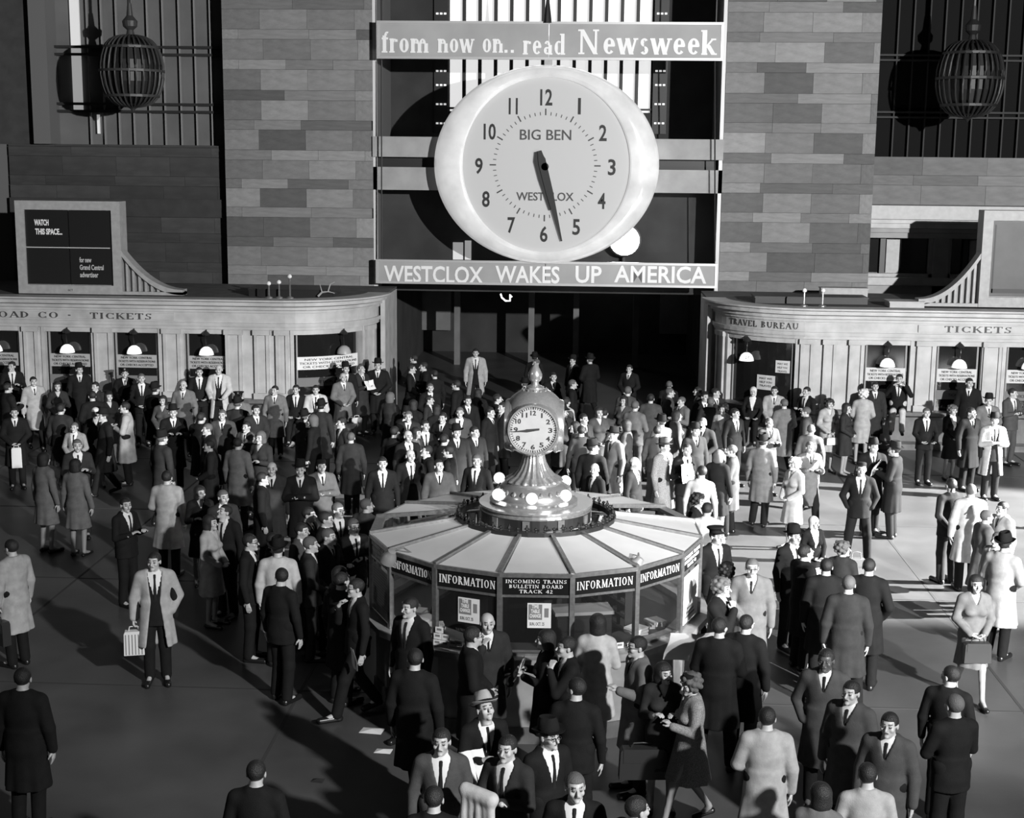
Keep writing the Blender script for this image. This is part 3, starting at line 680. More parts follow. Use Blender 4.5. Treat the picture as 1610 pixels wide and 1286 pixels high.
# wires of the banners and clock
# the clock
cc = aty(859, 260, YK)
px2m = (X(1000, YK, 260) - X(900, YK, 260)) / 100
ck = thing('hanging_clock', 'huge white round clock hung between the two banners', 'clock', cc)
RF = 131 * px2m; RO = 177 * px2m; RV = 154 * px2m
def ringpt(k, n, t_, y):
    a = 2 * PI * k / n
    rx, rz = RF + (RO - RF) * t_, RF * 1.03 + (RV - RF * 1.03) * t_
    return (rx * math.cos(a), y, rz * math.sin(a))
n = 96; prof = [(0, -.34), (.05, -.40), (.25, -.44), (.55, -.40), (.85, -.28), (1.0, -.12), (1.0, .25), (.6, .35), (0, .35)]
v = []; f = []
for t_, y in prof: v += [ringpt(k, n, t_, y) for k in range(n)]
for j in range(len(prof) - 1):
    for k in range(n): f.append((j * n + k, j * n + (k + 1) % n, (j + 1) * n + (k + 1) % n, (j + 1) * n + k))
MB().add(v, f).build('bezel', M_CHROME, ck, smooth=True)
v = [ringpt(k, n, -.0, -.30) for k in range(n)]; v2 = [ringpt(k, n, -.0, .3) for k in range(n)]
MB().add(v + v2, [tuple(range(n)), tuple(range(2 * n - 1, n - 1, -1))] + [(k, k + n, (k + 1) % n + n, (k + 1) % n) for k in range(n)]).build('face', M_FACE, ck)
def onface(name, fm, w_, h_, px, py, m=M_INK, dep=.02):
    p = aty(px, py, YK - .3) - cc
    lettering(name, fm, w_, h_, m, ck, dep, loc=(p.x, -.30, p.z))
for tx, px, py in (('12', 859, 153), ('1', 911, 167), ('2', 948, 209), ('3', 962, 263), ('4', 946, 316), ('5', 906, 357), ('6', 855, 368), ('7', 804, 354), ('8', 764, 313), ('9', 753, 261), ('10', 770, 207), ('11', 807, 167)):
    wpx = {'12': 19, '10': 19, '11': 14, '1': 4.5}.get(tx, 12)
    onface('numeral', sans(tx, .02), wpx * px2m, 25 * px2m, px, py, dep=.008)
M_BIG = mat('grey_ink', .05)
onface('lettering', sans('BIG BEN', .005), 80 * px2m, 16 * px2m, 858, 212, M_BIG)
onface('lettering', sans('WESTCLOX', .01), 90 * px2m, 13 * px2m, 857, 309, M_BIG)
for k in range(60):
    a = R(6 * k); r0 = 77 * px2m; L = (10 if k % 5 == 0 else 5) * px2m
    c0 = aty(857, 260, YK - .3) - cc
    d = Vector((math.sin(a), 0, math.cos(a))); p = Vector((c0.x, -.305, c0.z)) + d * r0
    MB().obox(p, p + d * L, .035 if k % 5 == 0 else .02, .008, (0, 1, 0)).build('minute_mark', M_BIG, ck)
def hand(name, p0, p1, w0, w1, yoff, m):
    a = aty(*p0, YK - .3) - cc; b = aty(*p1, YK - .3) - cc; a.y = b.y = 0
    d = (b - a).normalized(); q = Vector((d.z, 0, -d.x)); L = (b - a).length
    pts = [a + q * w0 * .5 - d * .05, a + q * w0 + d * L * .12, a + q * w0 * .9 + d * L * .45, b + q * w1, b - q * w1, a - q * w0 * .9 + d * L * .45, a - q * w0 + d * L * .12, a - q * w0 * .5 - d * .05]
    MB().prism([(p.x, p.z) for p in pts], yoff, yoff - .03).build(name, m, ck)
hand('minute_hand', (849, 240), (883, 379), .105, .02, -.36, M_INK)
hand('hour_hand', (846, 241), (866, 330), .16, .05, -.33, M_INK)
MB().lathe([(.01, -.04), (.09, -.03), (.1, .04)], 16).build('hub', M_INK, ck, (aty(857, 262, YK - .3) - cc) + Vector((0, -.05, 0)), (PI / 2, 0, 0))
# brackets between clock and banners
for px0, py0, py1 in ((862, 92, 112), (862, 402, 414)):
    a, b = aty(px0, py0, YK), aty(px0, py1, YK)
    MB().box(a.x - cc.x - .1, a.x - cc.x + .1, -.02, .2, b.z - cc.z, a.z - cc.z).build('bracket', M_WOODF, ck)
for i, px in enumerate((600, 1124)):
    a, b = aty(px, 94, YK + .1), aty(px, 411, YK + .1)
    s_ = thing('suspension_cable', 'thin dark cable tying the banners together at the %s pier' % ('left', 'right')[i], 'cable', (b.x, YK + .1, 0))
    MB().tube([(0, 0, b.z), (a.x - b.x, 0, a.z)], .02, 6).build('cord', M_DARK, s_)
    MB().tube([(a.x - b.x, 0, a.z + .3), (a.x - b.x, 0, ZT)], .02, 6).build('cord', M_DARK, s_)
# floodlight behind the clock foot
fl = aty(982, 378, YP + .9)
fd = thing('floodlight', 'glaring round floodlight shining below the right of the big clock', 'lamp', fl)
MB().lathe([(.4, -.02), (.46, .0), (.44, .12), (.26, .34), (.1, .4)], 24).build('housing', M_DARK, fd, (0, 0, 0), (-PI / 2, 0, 0))
MB().lathe([(.01, -.03), (.41, -.02), (.41, .0)], 24).build('lens', mat('glaring_lens', .9, emit=14), fd, (0, 0, 0), (-PI / 2, 0, 0))  # disc widened so it also covers the glare around the lamp
MB().box(-.03, .03, .1, .2, -.6, -.3).box(-.4, .4, .1, .2, -.66, -.6).build('mount', M_DARK, fd)
lamp('floodlight_beam', 'SPOT', (fl.x, YP + .8, fl.z), (fl.x - .3, YP - .5, fl.z + 1.5), 260, .3, 150, .8)
# ================================================================ INFORMATION BOOTH
ZE = 2.1
bc = at(842, 828, ZE); RB = 2.13
bx, by = bc.x, bc.y
face_dir = math.atan2(-by, -bx) + R(.4)          # azimuth from booth to camera
booth = thing('information_booth', 'sixteen-sided glass information booth with white panelled roof', 'booth', (bx, by, 0), face_dir + PI / 2)
# local frame: -y towards the camera
NF = 16
def cor(k, r): a = -PI / 2 + R(11.25) + k * 2 * PI / NF; return (r * math.cos(a), r * math.sin(a))
def ring(name, r0, r1, z0, z1, m, parent=booth, sides=NF):
    v = []; f = []
    for k in range(sides):
        a = -PI / 2 + PI / sides + k * 2 * PI / sides; c, s = math.cos(a), math.sin(a)
        v += [(r0 * c, r0 * s, z0), (r1 * c, r1 * s, z0), (r1 * c, r1 * s, z1), (r0 * c, r0 * s, z1)]
    for k in range(sides):
        q = (k + 1) % sides
        for j in range(4): f.append((k * 4 + j, q * 4 + j, q * 4 + (j + 1) % 4, k * 4 + (j + 1) % 4))
    return MB().add(v, f).build(name, m, parent)
ring('base', RB - .3, RB - .02, 0, .2, M_MARBLED)
ring('counter_front', RB - .12, RB - .05, .2, 1.02, mat('booth_marble', .3, .4, noise=.25, nscale=3))
ring('shelf', RB - .2, RB + .16, 1.02, 1.1, mat('booth_shelf', .3, .35, noise=.15))
ring('eave', RB - .1, RB + .03, ZE - .05, ZE, M_BRASS2)
ring('sign_rail', RB - .06, RB + .015, ZE - .29, ZE - .26, M_BRASS2)
ZI = 2.24; RI = 1.02
for k in range(NF):
    x, y = cor(k, RB); x1, y1 = cor(k - 1, RB)
    a = math.atan2(y, x)
    MB().obox((x, y, 1.1), (x, y, ZE - .04), .06, .06, (math.cos(a), math.sin(a), 0)).build('post', M_BRASS2, booth)
    xi, yi = cor(k, RI); xo, yo = cor(k, RB + .02)
    MB().obox((xo, yo, ZE + .005), (xi, yi, ZI + .01), .045, .05).build('roof_rib', M_BRASS2, booth)
# facet k spans corner k-1 .. k ; facet 0 faces the camera
def facet(k, u, z, o=0):       # u in -1..1 along the facet (left..right from outside)
    x0, y0 = cor(k - 1, RB + o); x1, y1 = cor(k, RB + o); t_ = (u + 1) / 2
    return (x0 + (x1 - x0) * t_, y0 + (y1 - y0) * t_, z)
FW = 2 * RB * math.sin(PI / NF)
def fbox(k, u0, u1, z0, z1, o0, o1, name, m, parent=booth):
    v = [facet(k, u, z, o) for z in (z0, z1) for o in (o0, o1) for u in (u0, u1)]
    return MB().add(v, [(0, 2, 3, 1), (4, 5, 7, 6), (0, 1, 5, 4), (2, 6, 7, 3), (0, 4, 6, 2), (1, 3, 7, 5)]).build(name, m, parent)
def ffn(k, uc, zc, o): return lambda x, z, d: facet(k, uc + x / (FW / 2), zc + z, o + d)
M_PANE = mat('booth_glass', .04, .05, alpha=.16)
M_SIGNK = mat('sign_black', .01, .3)
open_f = {-4: 1, 5: 1}
M_PRINT = mat('grey_print', .2, .8)
for k in range(-7, 9):
    if k not in open_f:
        a0, b0 = cor(k - 1, RB), cor(k, RB); a1, b1 = cor(k - 1, RI), cor(k, RI)
        def sh(p, q, t_=.05): return (p[0] + (q[0] - p[0]) * t_, p[1] + (q[1] - p[1]) * t_)
        A, B_, C_, D_ = sh(a0, b0), sh(b0, a0), sh(b1, a1, .06), sh(a1, b1, .06)
        v = [(A[0], A[1], ZE), (B_[0], B_[1], ZE), (C_[0], C_[1], ZI), (D_[0], D_[1], ZI)]
        v += [(x, y, z - .025) for x, y, z in v]
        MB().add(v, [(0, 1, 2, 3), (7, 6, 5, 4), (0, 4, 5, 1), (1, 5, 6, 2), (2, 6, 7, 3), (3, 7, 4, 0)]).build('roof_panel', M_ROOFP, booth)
    if abs(k) > 4: 
        fbox(k, -.95, .95, 1.1, ZE - .05, -.02, 0, 'pane', M_PANE)
        continue
    tx = {0: 'I', -1: 'N', 1: 'N', -2: 'N', 2: 'N', -3: 'I', 3: 'I', 4: 'N', -4: 'N'}[k]
    sg_ = fbox(k, -.93, .93, ZE - .26, ZE - .05, -.01, .012, 'sign_panel', M_SIGNK)
    if tx == 'N': lettering('lettering', serif('INFORMATION', .02), FW * .86, .1, M_WHITE, sg_, .004, ffn(k, 0, ZE - .155, .012))
    else:
        for j, (s_, w_) in enumerate((('INCOMING TRAINS', .84), ('BULLETIN BOARD', .74), ('TRACK 42', .46))):
            lettering('lettering', serif(s_, .02), FW * w_, .042, M_WHITE, sg_, .004, ffn(k, 0, ZE - .098 - .06 * j, .012))
    fbox(k, -.93, .93, 1.1, ZE - .3, -.02, -.005, 'pane', M_PANE)
    fbox(k, -.93, .93, 1.1, 1.13, -.03, .01, 'bottom_rail', M_BRASS2)
# posters on the panes
def timetable(k, uc):
    p = fbox(k, uc - .33, uc + .33, ZE - .66, ZE - .36, 0, .006, 'poster', M_PAPER)
    fbox(k, uc - .3, uc + .08, ZE - .56, ZE - .375, .006, .008, 'poster_block', M_PRINT, p)
    for j, s_ in enumerate(('TIME', 'TABLE', 'CHANGE')):
        lettering('poster_lettering', sans(s_, .03), (.08, .1, .13)[j], .045, M_WHITE, p, .003, ffn(k, uc - .11, ZE - .40 - .056 * j, .008))
    lettering('poster_lettering', sans('SUN. OCT. 25', .02), .17, .04, M_PRINT, p, .003, ffn(k, uc - .06, ZE - .61, .006))
    fbox(k, uc + .14, uc + .26, ZE - .53, ZE - .42, .006, .008, 'poster_emblem', M_PRINT, p)
timetable(-1, .05); timetable(0, .1)
lettering('pane_lettering', sans('THE NEW HAVEN R. R.'), .3, .03, M_WHITE, booth, .003, ffn(-1, .0, 1.34, .0))
def plain_poster(k, u0, u1, z0, z1, m, lines):
    p = fbox(k, u0, u1, z0, z1, 0, .006, 'poster', m)
    for j in range(lines): fbox(k, u0 + .12, u1 - .12 - (j % 3) * .1, z1 - .06 - j * .035, z1 - .045 - j * .035, .006, .007, 'printed_line', M_PRINT, p)
    return p
plain_poster(-3, -.85, .8, 1.14, 1.75, mat('timetable_sheet', .3, .7, noise=.15, nscale=12), 14)
pp = plain_poster(3, -.85, .85, 1.14, 1.76, M_PAPER, 0)
v = [facet(3, .02 + .26 * math.sin(a) * (1 if a < PI else .7), 1.50 + .15 * math.cos(a), .007) for a in [2 * PI * i / 16 for i in range(16)]]
MB().add(v, [tuple(range(16))]).build('poster_picture', mat('poster_ink', .06), pp)
for j, s_ in enumerate(('SEE', 'NEW YORK', 'BY TRAIN')): pass
for j in range(3): fbox(3, -.5 + .1 * j, .5 - .1 * j, 1.2 + .05 * j, 1.225 + .05 * j, .006, .008, 'printed_line', M_PRINT, pp)
# small cards stacked at the foot of pane -1 and 1
rg = random.Random(4)
for i, (k, u, z) in enumerate(((-1, -.86, 1.12), (-1, -.62, 1.12), (-1, -.38, 1.14), (-1, -.85, 1.2), (-1, -.6, 1.2), (-1, -.2, 1.15), (-1, -.8, 1.28), (1, .45, 1.14), (1, .8, 1.12))):
    c_ = thing('timetable_folder', ('small white timetable folder leaning on the booth glass, left of the time table poster', 'small white timetable folder on the booth shelf below the right INFORMATION sign')[k > 0], 'leaflet', (0, 0, 0), 0, ('folders at the left pane', 'folders at the right pane')[k > 0])
    P = booth.matrix_basis if False else None
    ca, sa = math.cos(face_dir + PI / 2), math.sin(face_dir + PI / 2)
    q = facet(k, u, z, .05); c_.location = (bx + q[0] * ca - q[1] * sa, by + q[0] * sa + q[1] * ca, 1.1)
    c_.rotation_euler = (0, 0, face_dir + PI / 2 + R(22.5 * k))
    MB().box(-.05, .05, -.004, .004, z - 1.1 - .0, z - 1.1 + .07).build('card', M_PAPER, c_)
    MB().box(-.03, .03, -.006, -.004, z - 1.1 + .03, z - 1.1 + .055).build('print', M_PRINT, c_)
# interior: counter ring, pigeonhole rack, central desk, papers, two point lights without fixtures
ring('inner_desk', RB - .75, RB - .22, .95, 1.0, mat('inner_desk', .06, .5))
ring('core', .02, .62, .0, ZI - .1, M_BLACK)
rk = thing('pigeonhole_rack', 'dark rack of pale timetable slips seen through the right booth glass', 'rack', (bx + .95, by - .1, 1.0), R(-62))
MB().box(-.7, .7, .0, .05, .0, .8).build('back', M_DARK, rk)
for j in range(5): MB().box(-.7, .7, -.14, 0, j * .16, j * .16 + .015).build('rack_shelf', M_WOODF, rk)
for i in range(8): MB().box(-.7 + i * .2, -.69 + i * .2, -.14, 0, 0, .66).build('divider', M_DARK, rk)
for j in range(4):
    for i in range(7):
        MB().box(-.66 + i * .2, -.55 + i * .2, -.11, -.02, j * .16 + .016, j * .16 + .03 + .09 * rg.random()).build('slip', M_PAPER, rk)
ds = thing('service_desk', 'flat pale-topped desk behind the right INFORMATION window', 'desk', (bx + .62, by - 1.35, 1.0), R(12))
MB().box(-.36, .36, -.18, .18, .42, .46).build('desk_top', M_WOODF, ds); MB().box(-.34, .34, -.16, .16, 0, .42).build('desk_body', M_BLACK, ds)
for j in range(2): MB().box(-.33, .33, -.175, -.16, .05 + j * .18, .2 + j * .18).build('drawer', M_DARK, ds)
for i, (x, y, r_, s_) in enumerate(((-1.35, -.75, .3, .25), (-1.5, -.45, .9, .22), (-1.2, -1.0, 1.4, .2), (-1.6, -.2, .1, .18), (1.3, -.9, .5, .22), (1.55, -.6, .2, .2))):
    p_ = thing('paper_stack', ('stack of white timetables on the desk inside the booth, left side', 'stack of white timetables on the desk inside the booth, right side')[x > 0], 'papers', (bx + x, by + y, 1.0), r_, ('paper stacks left', 'paper stacks right')[x > 0])
    for j in range(3): MB().box(-s_ / 2, s_ / 2, -.11, .11, j * .03, j * .03 + .026).build('sheet_bundle', M_PAPER, p_, rot=(0, 0, j * .2))
lamp('booth_inside_left', 'POINT', (bx - 1.1, by - .6, 1.9), (0, 0, 0), 6, .08)
lamp('booth_inside_right', 'POINT', (bx + 1.2, by - .5, 1.95), (0, 0, 0), 4, .08)
# crest ring with cut ornament around the roof opening
ring('crest_ring', RI - .06, RI + .02, ZI - .02, ZI + .05, M_BLACK, booth, 32)
for k in range(56):
    a = 2 * PI * k / 56; c, s = math.cos(a), math.sin(a)
    h = .09 if k % 2 else .06
    b = MB().lathe([(.016, 0), (.01, .02), (.026, .035), (.022, .05), (.008, h * .8), (.014, h * .9), (.002, h)], 6, ((RI - .02) * c, (RI - .02) * s, ZI + .05))
    if k % 2: b.obox(((RI - .02) * c - s * .035, (RI - .02) * s + c * .035, ZI + .05 + .04), ((RI - .02) * c + s * .035, (RI - .02) * s - c * .035, ZI + .05 + .04), .014, .014)
    b.build('crest_ornament', M_BLACK, booth)
# drum
ring('drum', .3, .70, 2.05, 2.42, M_BRASS2, booth, 48)
ring('drum_band', .69, .712, 2.22, 2.36, M_BLACK, booth, 48)
ring('drum_bead', .68, .725, 2.36, 2.38, M_BRASS, booth, 48)
ring('drum_bead', .68, .725, 2.2, 2.22, M_BRASS, booth, 48)
ring('drum_top', .2, .735, 2.42, 2.445, M_BRASS, booth, 48)
for k in range(10):
    a = R(36 * k + 8); c, s = math.cos(a), math.sin(a)
    MB().obox((.715 * c - s * .045, .715 * s + c * .045, 2.29), (.715 * c + s * .045, .715 * s - c * .045, 2.29), .02, .12, (0, 0, 1)).build('rosette_panel', M_BRASS, booth)
# pedestal and ball clock
ZD = 2.445
fc_ = thing('brass_ball_clock', 'four-faced brass ball clock with acorn finial on the booth top', 'clock', (bx - .03, by, ZD), face_dir + PI / 2 + R(-3))
def gad(a, z): return 1 + .035 * math.cos(20 * a)
MB().lathe([(.56, 0), (.57, .03), (.50, .06), (.50, .10), (.47, .16), (.42, .22), (.36, .26), (.37, .28)], 64).build('base', M_BRASS, fc_, smooth=True)
for k in range(24):
    a = 2 * PI * k / 24; MB().lathe([(.005, -.03), (.03, -.015), (.035, .01), (.02, .03), (.004, .045)], 8, (.455 * math.cos(a), .455 * math.sin(a), .16)).build('leaf_boss', M_BRASS2, fc_)
MB().lathe([(.37, .28), (.36, .30), (.27, .35), (.20, .43), (.155, .52), (.135, .60), (.14, .64)], 120, flute=gad, caps=False).build('fluted_stem', M_BRASS, fc_)
MB().lathe([(.14, .63), (.18, .65), (.19, .68), (.15, .70), (.15, .72), (.18, .74), (.215, .77), (.2, .79), (.1, .80)], 96, flute=lambda a, z: 1 + .02 * math.cos(28 * a)).build('collar', M_BRASS2, fc_, smooth=True)
def zc(py): return aty(840, py, by).z - ZD
zb0, zb1 = zc(716), zc(608); zm = zc(668); rb = .435
prof = [(.10, zb0)] + [(rb * math.cos(b), zm + (zb1 - zm if b > 0 else zm - zb0) * math.sin(b)) for b in [R(x) for x in range(-76, 82, 4)]] + [(.05, zb1 + .01)]
bm_ = MB().lathe(prof, 96); FP = .335
bm_.v = [(max(-FP, min(FP, x)), max(-FP, min(FP, y)), z) for x, y, z in bm_.v]       # four flats carry the dials
bm_.build('ball', M_BRASS, fc_, smooth=True)
MB().lathe([(.11, zb1 - .02), (.12, zb1), (.05, zb1 + .03), (.045, zb1 + .06), (.07, zb1 + .08), (.09, zb1 + .12), (.088, zb1 + .17), (.06, zb1 + .23), (.02, zb1 + .29), (.004, zb1 + .31)], 20).build('finial', M_BRASS, fc_, smooth=True)
for k in range(12):
    a = 2 * PI * k / 12; MB().lathe([(.004, -.02), (.018, 0), (.004, .02)], 6, (.16 * math.cos(a), .16 * math.sin(a), zb1 - .035)).build('bead', M_BRASS2, fc_)
for k in range(4):
    rot = Matrix.Rotation(k * PI / 2, 4, 'Z')
    def put(mb, name, m, parent=fc_, smooth=False):
        o = mb.build(name, m, parent, smooth=smooth); return o
    L = Matrix.Translation((0, 0, zm)) @ Matrix.Identity(4)
    fo = MB().lathe([(.335, -.10), (.35, -.085), (.352, -.06), (.342, -.045), (.336, -.03), (.33, .0), (.318, .022), (.305, .012), (.298, .022), (.288, .01), (.285, -.1)], 64)
    o = fo.build('clock_bezel', M_BRASS, fc_, smooth=True)
    Rm = rot @ Matrix.Translation((0, -.35, zm)) @ Matrix.Rotation(PI / 2, 4, 'X')
    o.matrix_basis = Rm
    d = MB().lathe([(.001, 0), (.29, 0), (.29, -.15)], 48).build('clock_face', M_FACE2, fc_); d.matrix_basis = Rm
    for j in range(60):
        a = R(6 * j); MB().box(-.005 if j % 5 else -.009, .005 if j % 5 else .009, .262, .288, 0, .004).build('minute_tick', M_INK, d, rot=(0, 0, -a))
    if k in (0, 1, 3):
        for j in range(12):
            a = R(30 * (j + 1)); tx = str(j + 1)
            v_, f_ = sans(tx, .02)
            o2 = lettering('numeral', (v_, f_), .016 if j + 1 == 1 else (.05 if j < 9 else .068), .062, M_INK, d, .004, fn=lambda x, z, dd: (x, z, dd + .002), loc=(.218 * math.sin(a), .218 * math.cos(a), 0))
    for nm, ang, L1, w0 in (('minute_hand', 264, .27, .013), ('hour_hand', 262, .17, .02)):
        MB().prism([(-w0 * .6, -.08), (w0 * .6, -.08), (w0, .08), (.004, L1), (-.004, L1), (-w0, .08)], .008 if L1 > .2 else .006, .014 if L1 > .2 else .008, 'xy').build(nm, M_INK, d, rot=(0, 0, -R(ang)))
# opal globes on the drum
gl = ((785, 752), (783, 778), (836, 785), (889, 780), (889, 757))
for i, (px, py) in enumerate(gl):
    p = at(px, py, ZD + .13)
    t = thing('globe_lamp', ('white glowing globe lamp at back left of the booth drum', 'white glowing globe lamp at front left of the booth drum', 'white glowing globe lamp at front centre of the booth drum', 'white glowing globe lamp at front right of the booth drum, lower', 'white glowing globe lamp at back right of the booth drum, upper')[i], 'lamp', (p.x, p.y, ZD), 0, 'globe lamps on the booth')
    MB().lathe([(.035, 0), (.035, .01), (.018, .02), (.018, .05), (.035, .06), (.03, .075)], 12).build('holder', M_BRASS, t, smooth=True)
    MB().lathe([(.004, -.077)] + [(.077 * math.cos(b), .077 * math.sin(b)) for b in [R(x) for x in range(-75, 76, 15)]] + [(.004, .077)], 20, (0, 0, .135)).build('globe', M_GLOBE, t, smooth=True)
# gooseneck reflector lamps at the eave
def reflector(px, py, label, yaw):
    p = at(px, py, ZE + .02); t = thing('reflector_lamp', label, 'lamp', p, yaw)
    MB().tube([(.28, .12, -.04), (.16, .08, .06), (.0, 0, .05)], .012, 6).build('arm', M_BRASS2, t)
    MB().lathe([(.02, .07), (.05, .06), (.06, .02), (.075, -.0), (.095, -.06), (.1, -.11), (.092, -.11), (.06, -.02)], 20).build('reflector', mat('grey_reflector', .4, .3, .4), t, rot=(R(25), R(20), 0), smooth=True)
    MB().lathe([(.004, -.04), (.03, -.02), (.035, .01), (.004, .03)], 10, (0, 0, -.05)).build('bulb', mat('unlit_bulb', .6), t)
reflector(614, 872, 'grey metal reflector lamp at the left eave of the booth', R(10))
reflector(1003, 884, 'round metal reflector lamp at the right eave of the booth', R(60))
# ================================================================ PEOPLE: one continuous surface per body, clothing over it
def grid(x0, x1, nx): return np.linspace(x0, x1, max(3, int(round((x1 - x0) / nx)) + 1))
class Field:
    def __init__(s, xs, ys, zs):
        s.x, s.y, s.z = [np.asarray(a, np.float32) for a in (xs, ys, zs)]
        s.f = np.full((len(xs), len(ys), len(zs)), .5, np.float32)
    def sub(s, lo, hi):
        sl = []
        for a, l, h in ((s.x, lo[0], hi[0]), (s.y, lo[1], hi[1]), (s.z, lo[2], hi[2])):
            i, j = np.searchsorted(a, l), np.searchsorted(a, h); i = max(i - 1, 0); j = min(j + 1, len(a))
            if j - i < 1: return None
            sl.append(slice(i, j))
        return tuple(sl)
    def put(s, lo, hi, fn, k=.0, mode='u'):
        m_ = .07
        sl = s.sub([l - m_ for l in lo], [h + m_ for h in hi])
        if sl is None: return s
        X_, Y_, Z_ = s.x[sl[0]][:, None, None], s.y[sl[1]][None, :, None], s.z[sl[2]][None, None, :]
        d = fn(X_, Y_, Z_); g = s.f[sl]
        if mode == 'u':
            if k > 0:
                h = np.clip(.5 + .5 * (g - d) / k, 0, 1); g = g * (1 - h) + d * h - k * h * (1 - h)
            else: g = np.minimum(g, d)
        elif mode == 'c': g = np.maximum(g, -d)
        s.f[sl] = g
        return s
    def cap(s, a, b, ra, rb=None, k=.02, sy=1.):
        rb = ra if rb is None else rb
        a = np.array(a, np.float32); b = np.array(b, np.float32); ba = b - a; L2 = float(ba @ ba) + 1e-9
        R_ = max(ra, rb)
        def fn(x, y, z):
            px, py, pz = x - a[0], y - a[1], z - a[2]
            t = np.clip((px * ba[0] + py * ba[1] + pz * ba[2]) / L2, 0, 1)
            return np.sqrt((px - t * ba[0]) ** 2 + ((py - t * ba[1]) * sy) ** 2 + (pz - t * ba[2]) ** 2) - (ra + (rb - ra) * t)
        return s.put(np.minimum(a, b) - R_, np.maximum(a, b) + R_, fn, k)
    def ell(s, c, r, k=.02, mode='u'):
        def fn(x, y, z):
            X_, Y_, Z_ = (x - c[0]), (y - c[1]), (z - c[2])
            k0 = np.sqrt((X_ / r[0]) ** 2 + (Y_ / r[1]) ** 2 + (Z_ / r[2]) ** 2)
            k1 = np.sqrt((X_ / r[0] ** 2) ** 2 + (Y_ / r[1] ** 2) ** 2 + (Z_ / r[2] ** 2) ** 2) + 1e-6
            return k0 * (k0 - 1) / k1
        return s.put([c[i] - r[i] for i in range(3)], [c[i] + r[i] for i in range(3)], fn, k, mode)
    def cone(s, z0, z1, r0, r1, cy0=0., cy1=0., k=.02, folds=0., seed=0):   # elliptic skirt from z1 (top, r1) down to z0 (hem, r0)
        def fn(x, y, z):
            t = np.clip((z - z0) / (z1 - z0), 0, 1)
            rx = r0[0] + (r1[0] - r0[0]) * t; ry = r0[1] + (r1[1] - r0[1]) * t; cy = cy0 + (cy1 - cy0) * t
            if folds:
                an = np.arctan2(y - cy, x); w_ = 1 + folds * (1 - t) * (np.sin(7 * an + seed) + .5 * np.sin(11 * an + 2 * seed))
                rx = rx * w_; ry = ry * w_
            d = (np.sqrt((x / rx) ** 2 + ((y - cy) / ry) ** 2) - 1) * np.minimum(rx, ry)
            return np.maximum(np.maximum(d, z0 - z), z - z1)
        R_ = max(r0[0], r1[0])
        return s.put([-R_, -R_ + min(cy0, cy1), z0], [R_, R_ + max(cy0, cy1), z1], fn, k)
    def clip(s, fn):
        d = fn(s.x[:, None, None], s.y[None, :, None], s.z[None, None, :]); s.f = np.maximum(s.f, d.astype(np.float32) + np.zeros_like(s.f)); return s
    def mesh(s):
        f = s.f; S_ = f < 0
        nx, ny, nz = f.shape
        cnt = np.zeros((nx - 1, ny - 1, nz - 1), np.int8)
        for i in (0, 1):
            for j in (0, 1):
                for k in (0, 1): cnt += S_[i:nx - 1 + i, j:ny - 1 + j, k:nz - 1 + k]
        act = np.argwhere((cnt > 0) & (cnt < 8))
        if len(act) == 0: return np.zeros((0, 3)), np.zeros((0, 4), int)
        idx = np.full(cnt.shape, -1, np.int64); idx[act[:, 0], act[:, 1], act[:, 2]] = np.arange(len(act))
        I, J, K = act.T
        cv = {}; cp = {}
        for i in (0, 1):
            for j in (0, 1):
                for k in (0, 1):
                    cv[i, j, k] = f[I + i, J + j, K + k]; cp[i, j, k] = np.stack([s.x[I + i], s.y[J + j], s.z[K + k]], 1)
        acc = np.zeros((len(act), 3)); n = np.zeros(len(act))
        for a in cv:
            for ax in range(3):
                if a[ax]: continue
                b = list(a); b[ax] = 1; b = tuple(b)
                mk = (cv[a] < 0) != (cv[b] < 0); t = np.where(mk, cv[a] / np.where(mk, cv[a] - cv[b], 1), 0)
                acc += (cp[a] + (cp[b] - cp[a]) * t[:, None]) * mk[:, None]; n += mk
        V = acc / n[:, None]
        Q = []
        for ax in range(3):
            sl0 = [slice(None)] * 3; sl1 = [slice(None)] * 3
            sl0[ax] = slice(0, -1); sl1[ax] = slice(1, None)
            A, B = S_[tuple(sl0)], S_[tuple(sl1)]
            e = np.argwhere(A != B)
            o1, o2 = [(1, 2), (2, 0), (0, 1)][ax]
            ok = (e[:, o1] > 0) & (e[:, o2] > 0) & (e[:, o1] < f.shape[o1] - 1) & (e[:, o2] < f.shape[o2] - 1)
            e = e[ok]
            def g(d1, d2):
                q = e.copy(); q[:, o1] -= d1; q[:, o2] -= d2; return idx[q[:, 0], q[:, 1], q[:, 2]]
            q = np.stack([g(1, 1), g(0, 1), g(0, 0), g(1, 0)], 1)
            flip = ~A[e[:, 0], e[:, 1], e[:, 2]]
            q[flip] = q[flip][:, ::-1]
            Q.append(q)
        Q = np.concatenate(Q)
        return V, Q[(Q >= 0).all(1)]
def relaxed(V, Q, n=2, f=.5):
    E_ = np.concatenate([Q[:, [i, (i + 1) % 4]] for i in range(4)]); E_ = np.concatenate([E_, E_[:, ::-1]])
    c = np.bincount(E_[:, 0], minlength=len(V))[:, None].clip(1)
    for _ in range(n):
        s_ = np.stack([np.bincount(E_[:, 0], V[E_[:, 1], k], minlength=len(V)) for k in range(3)], 1)
        V = V + f * (s_ / c - V)
    return V
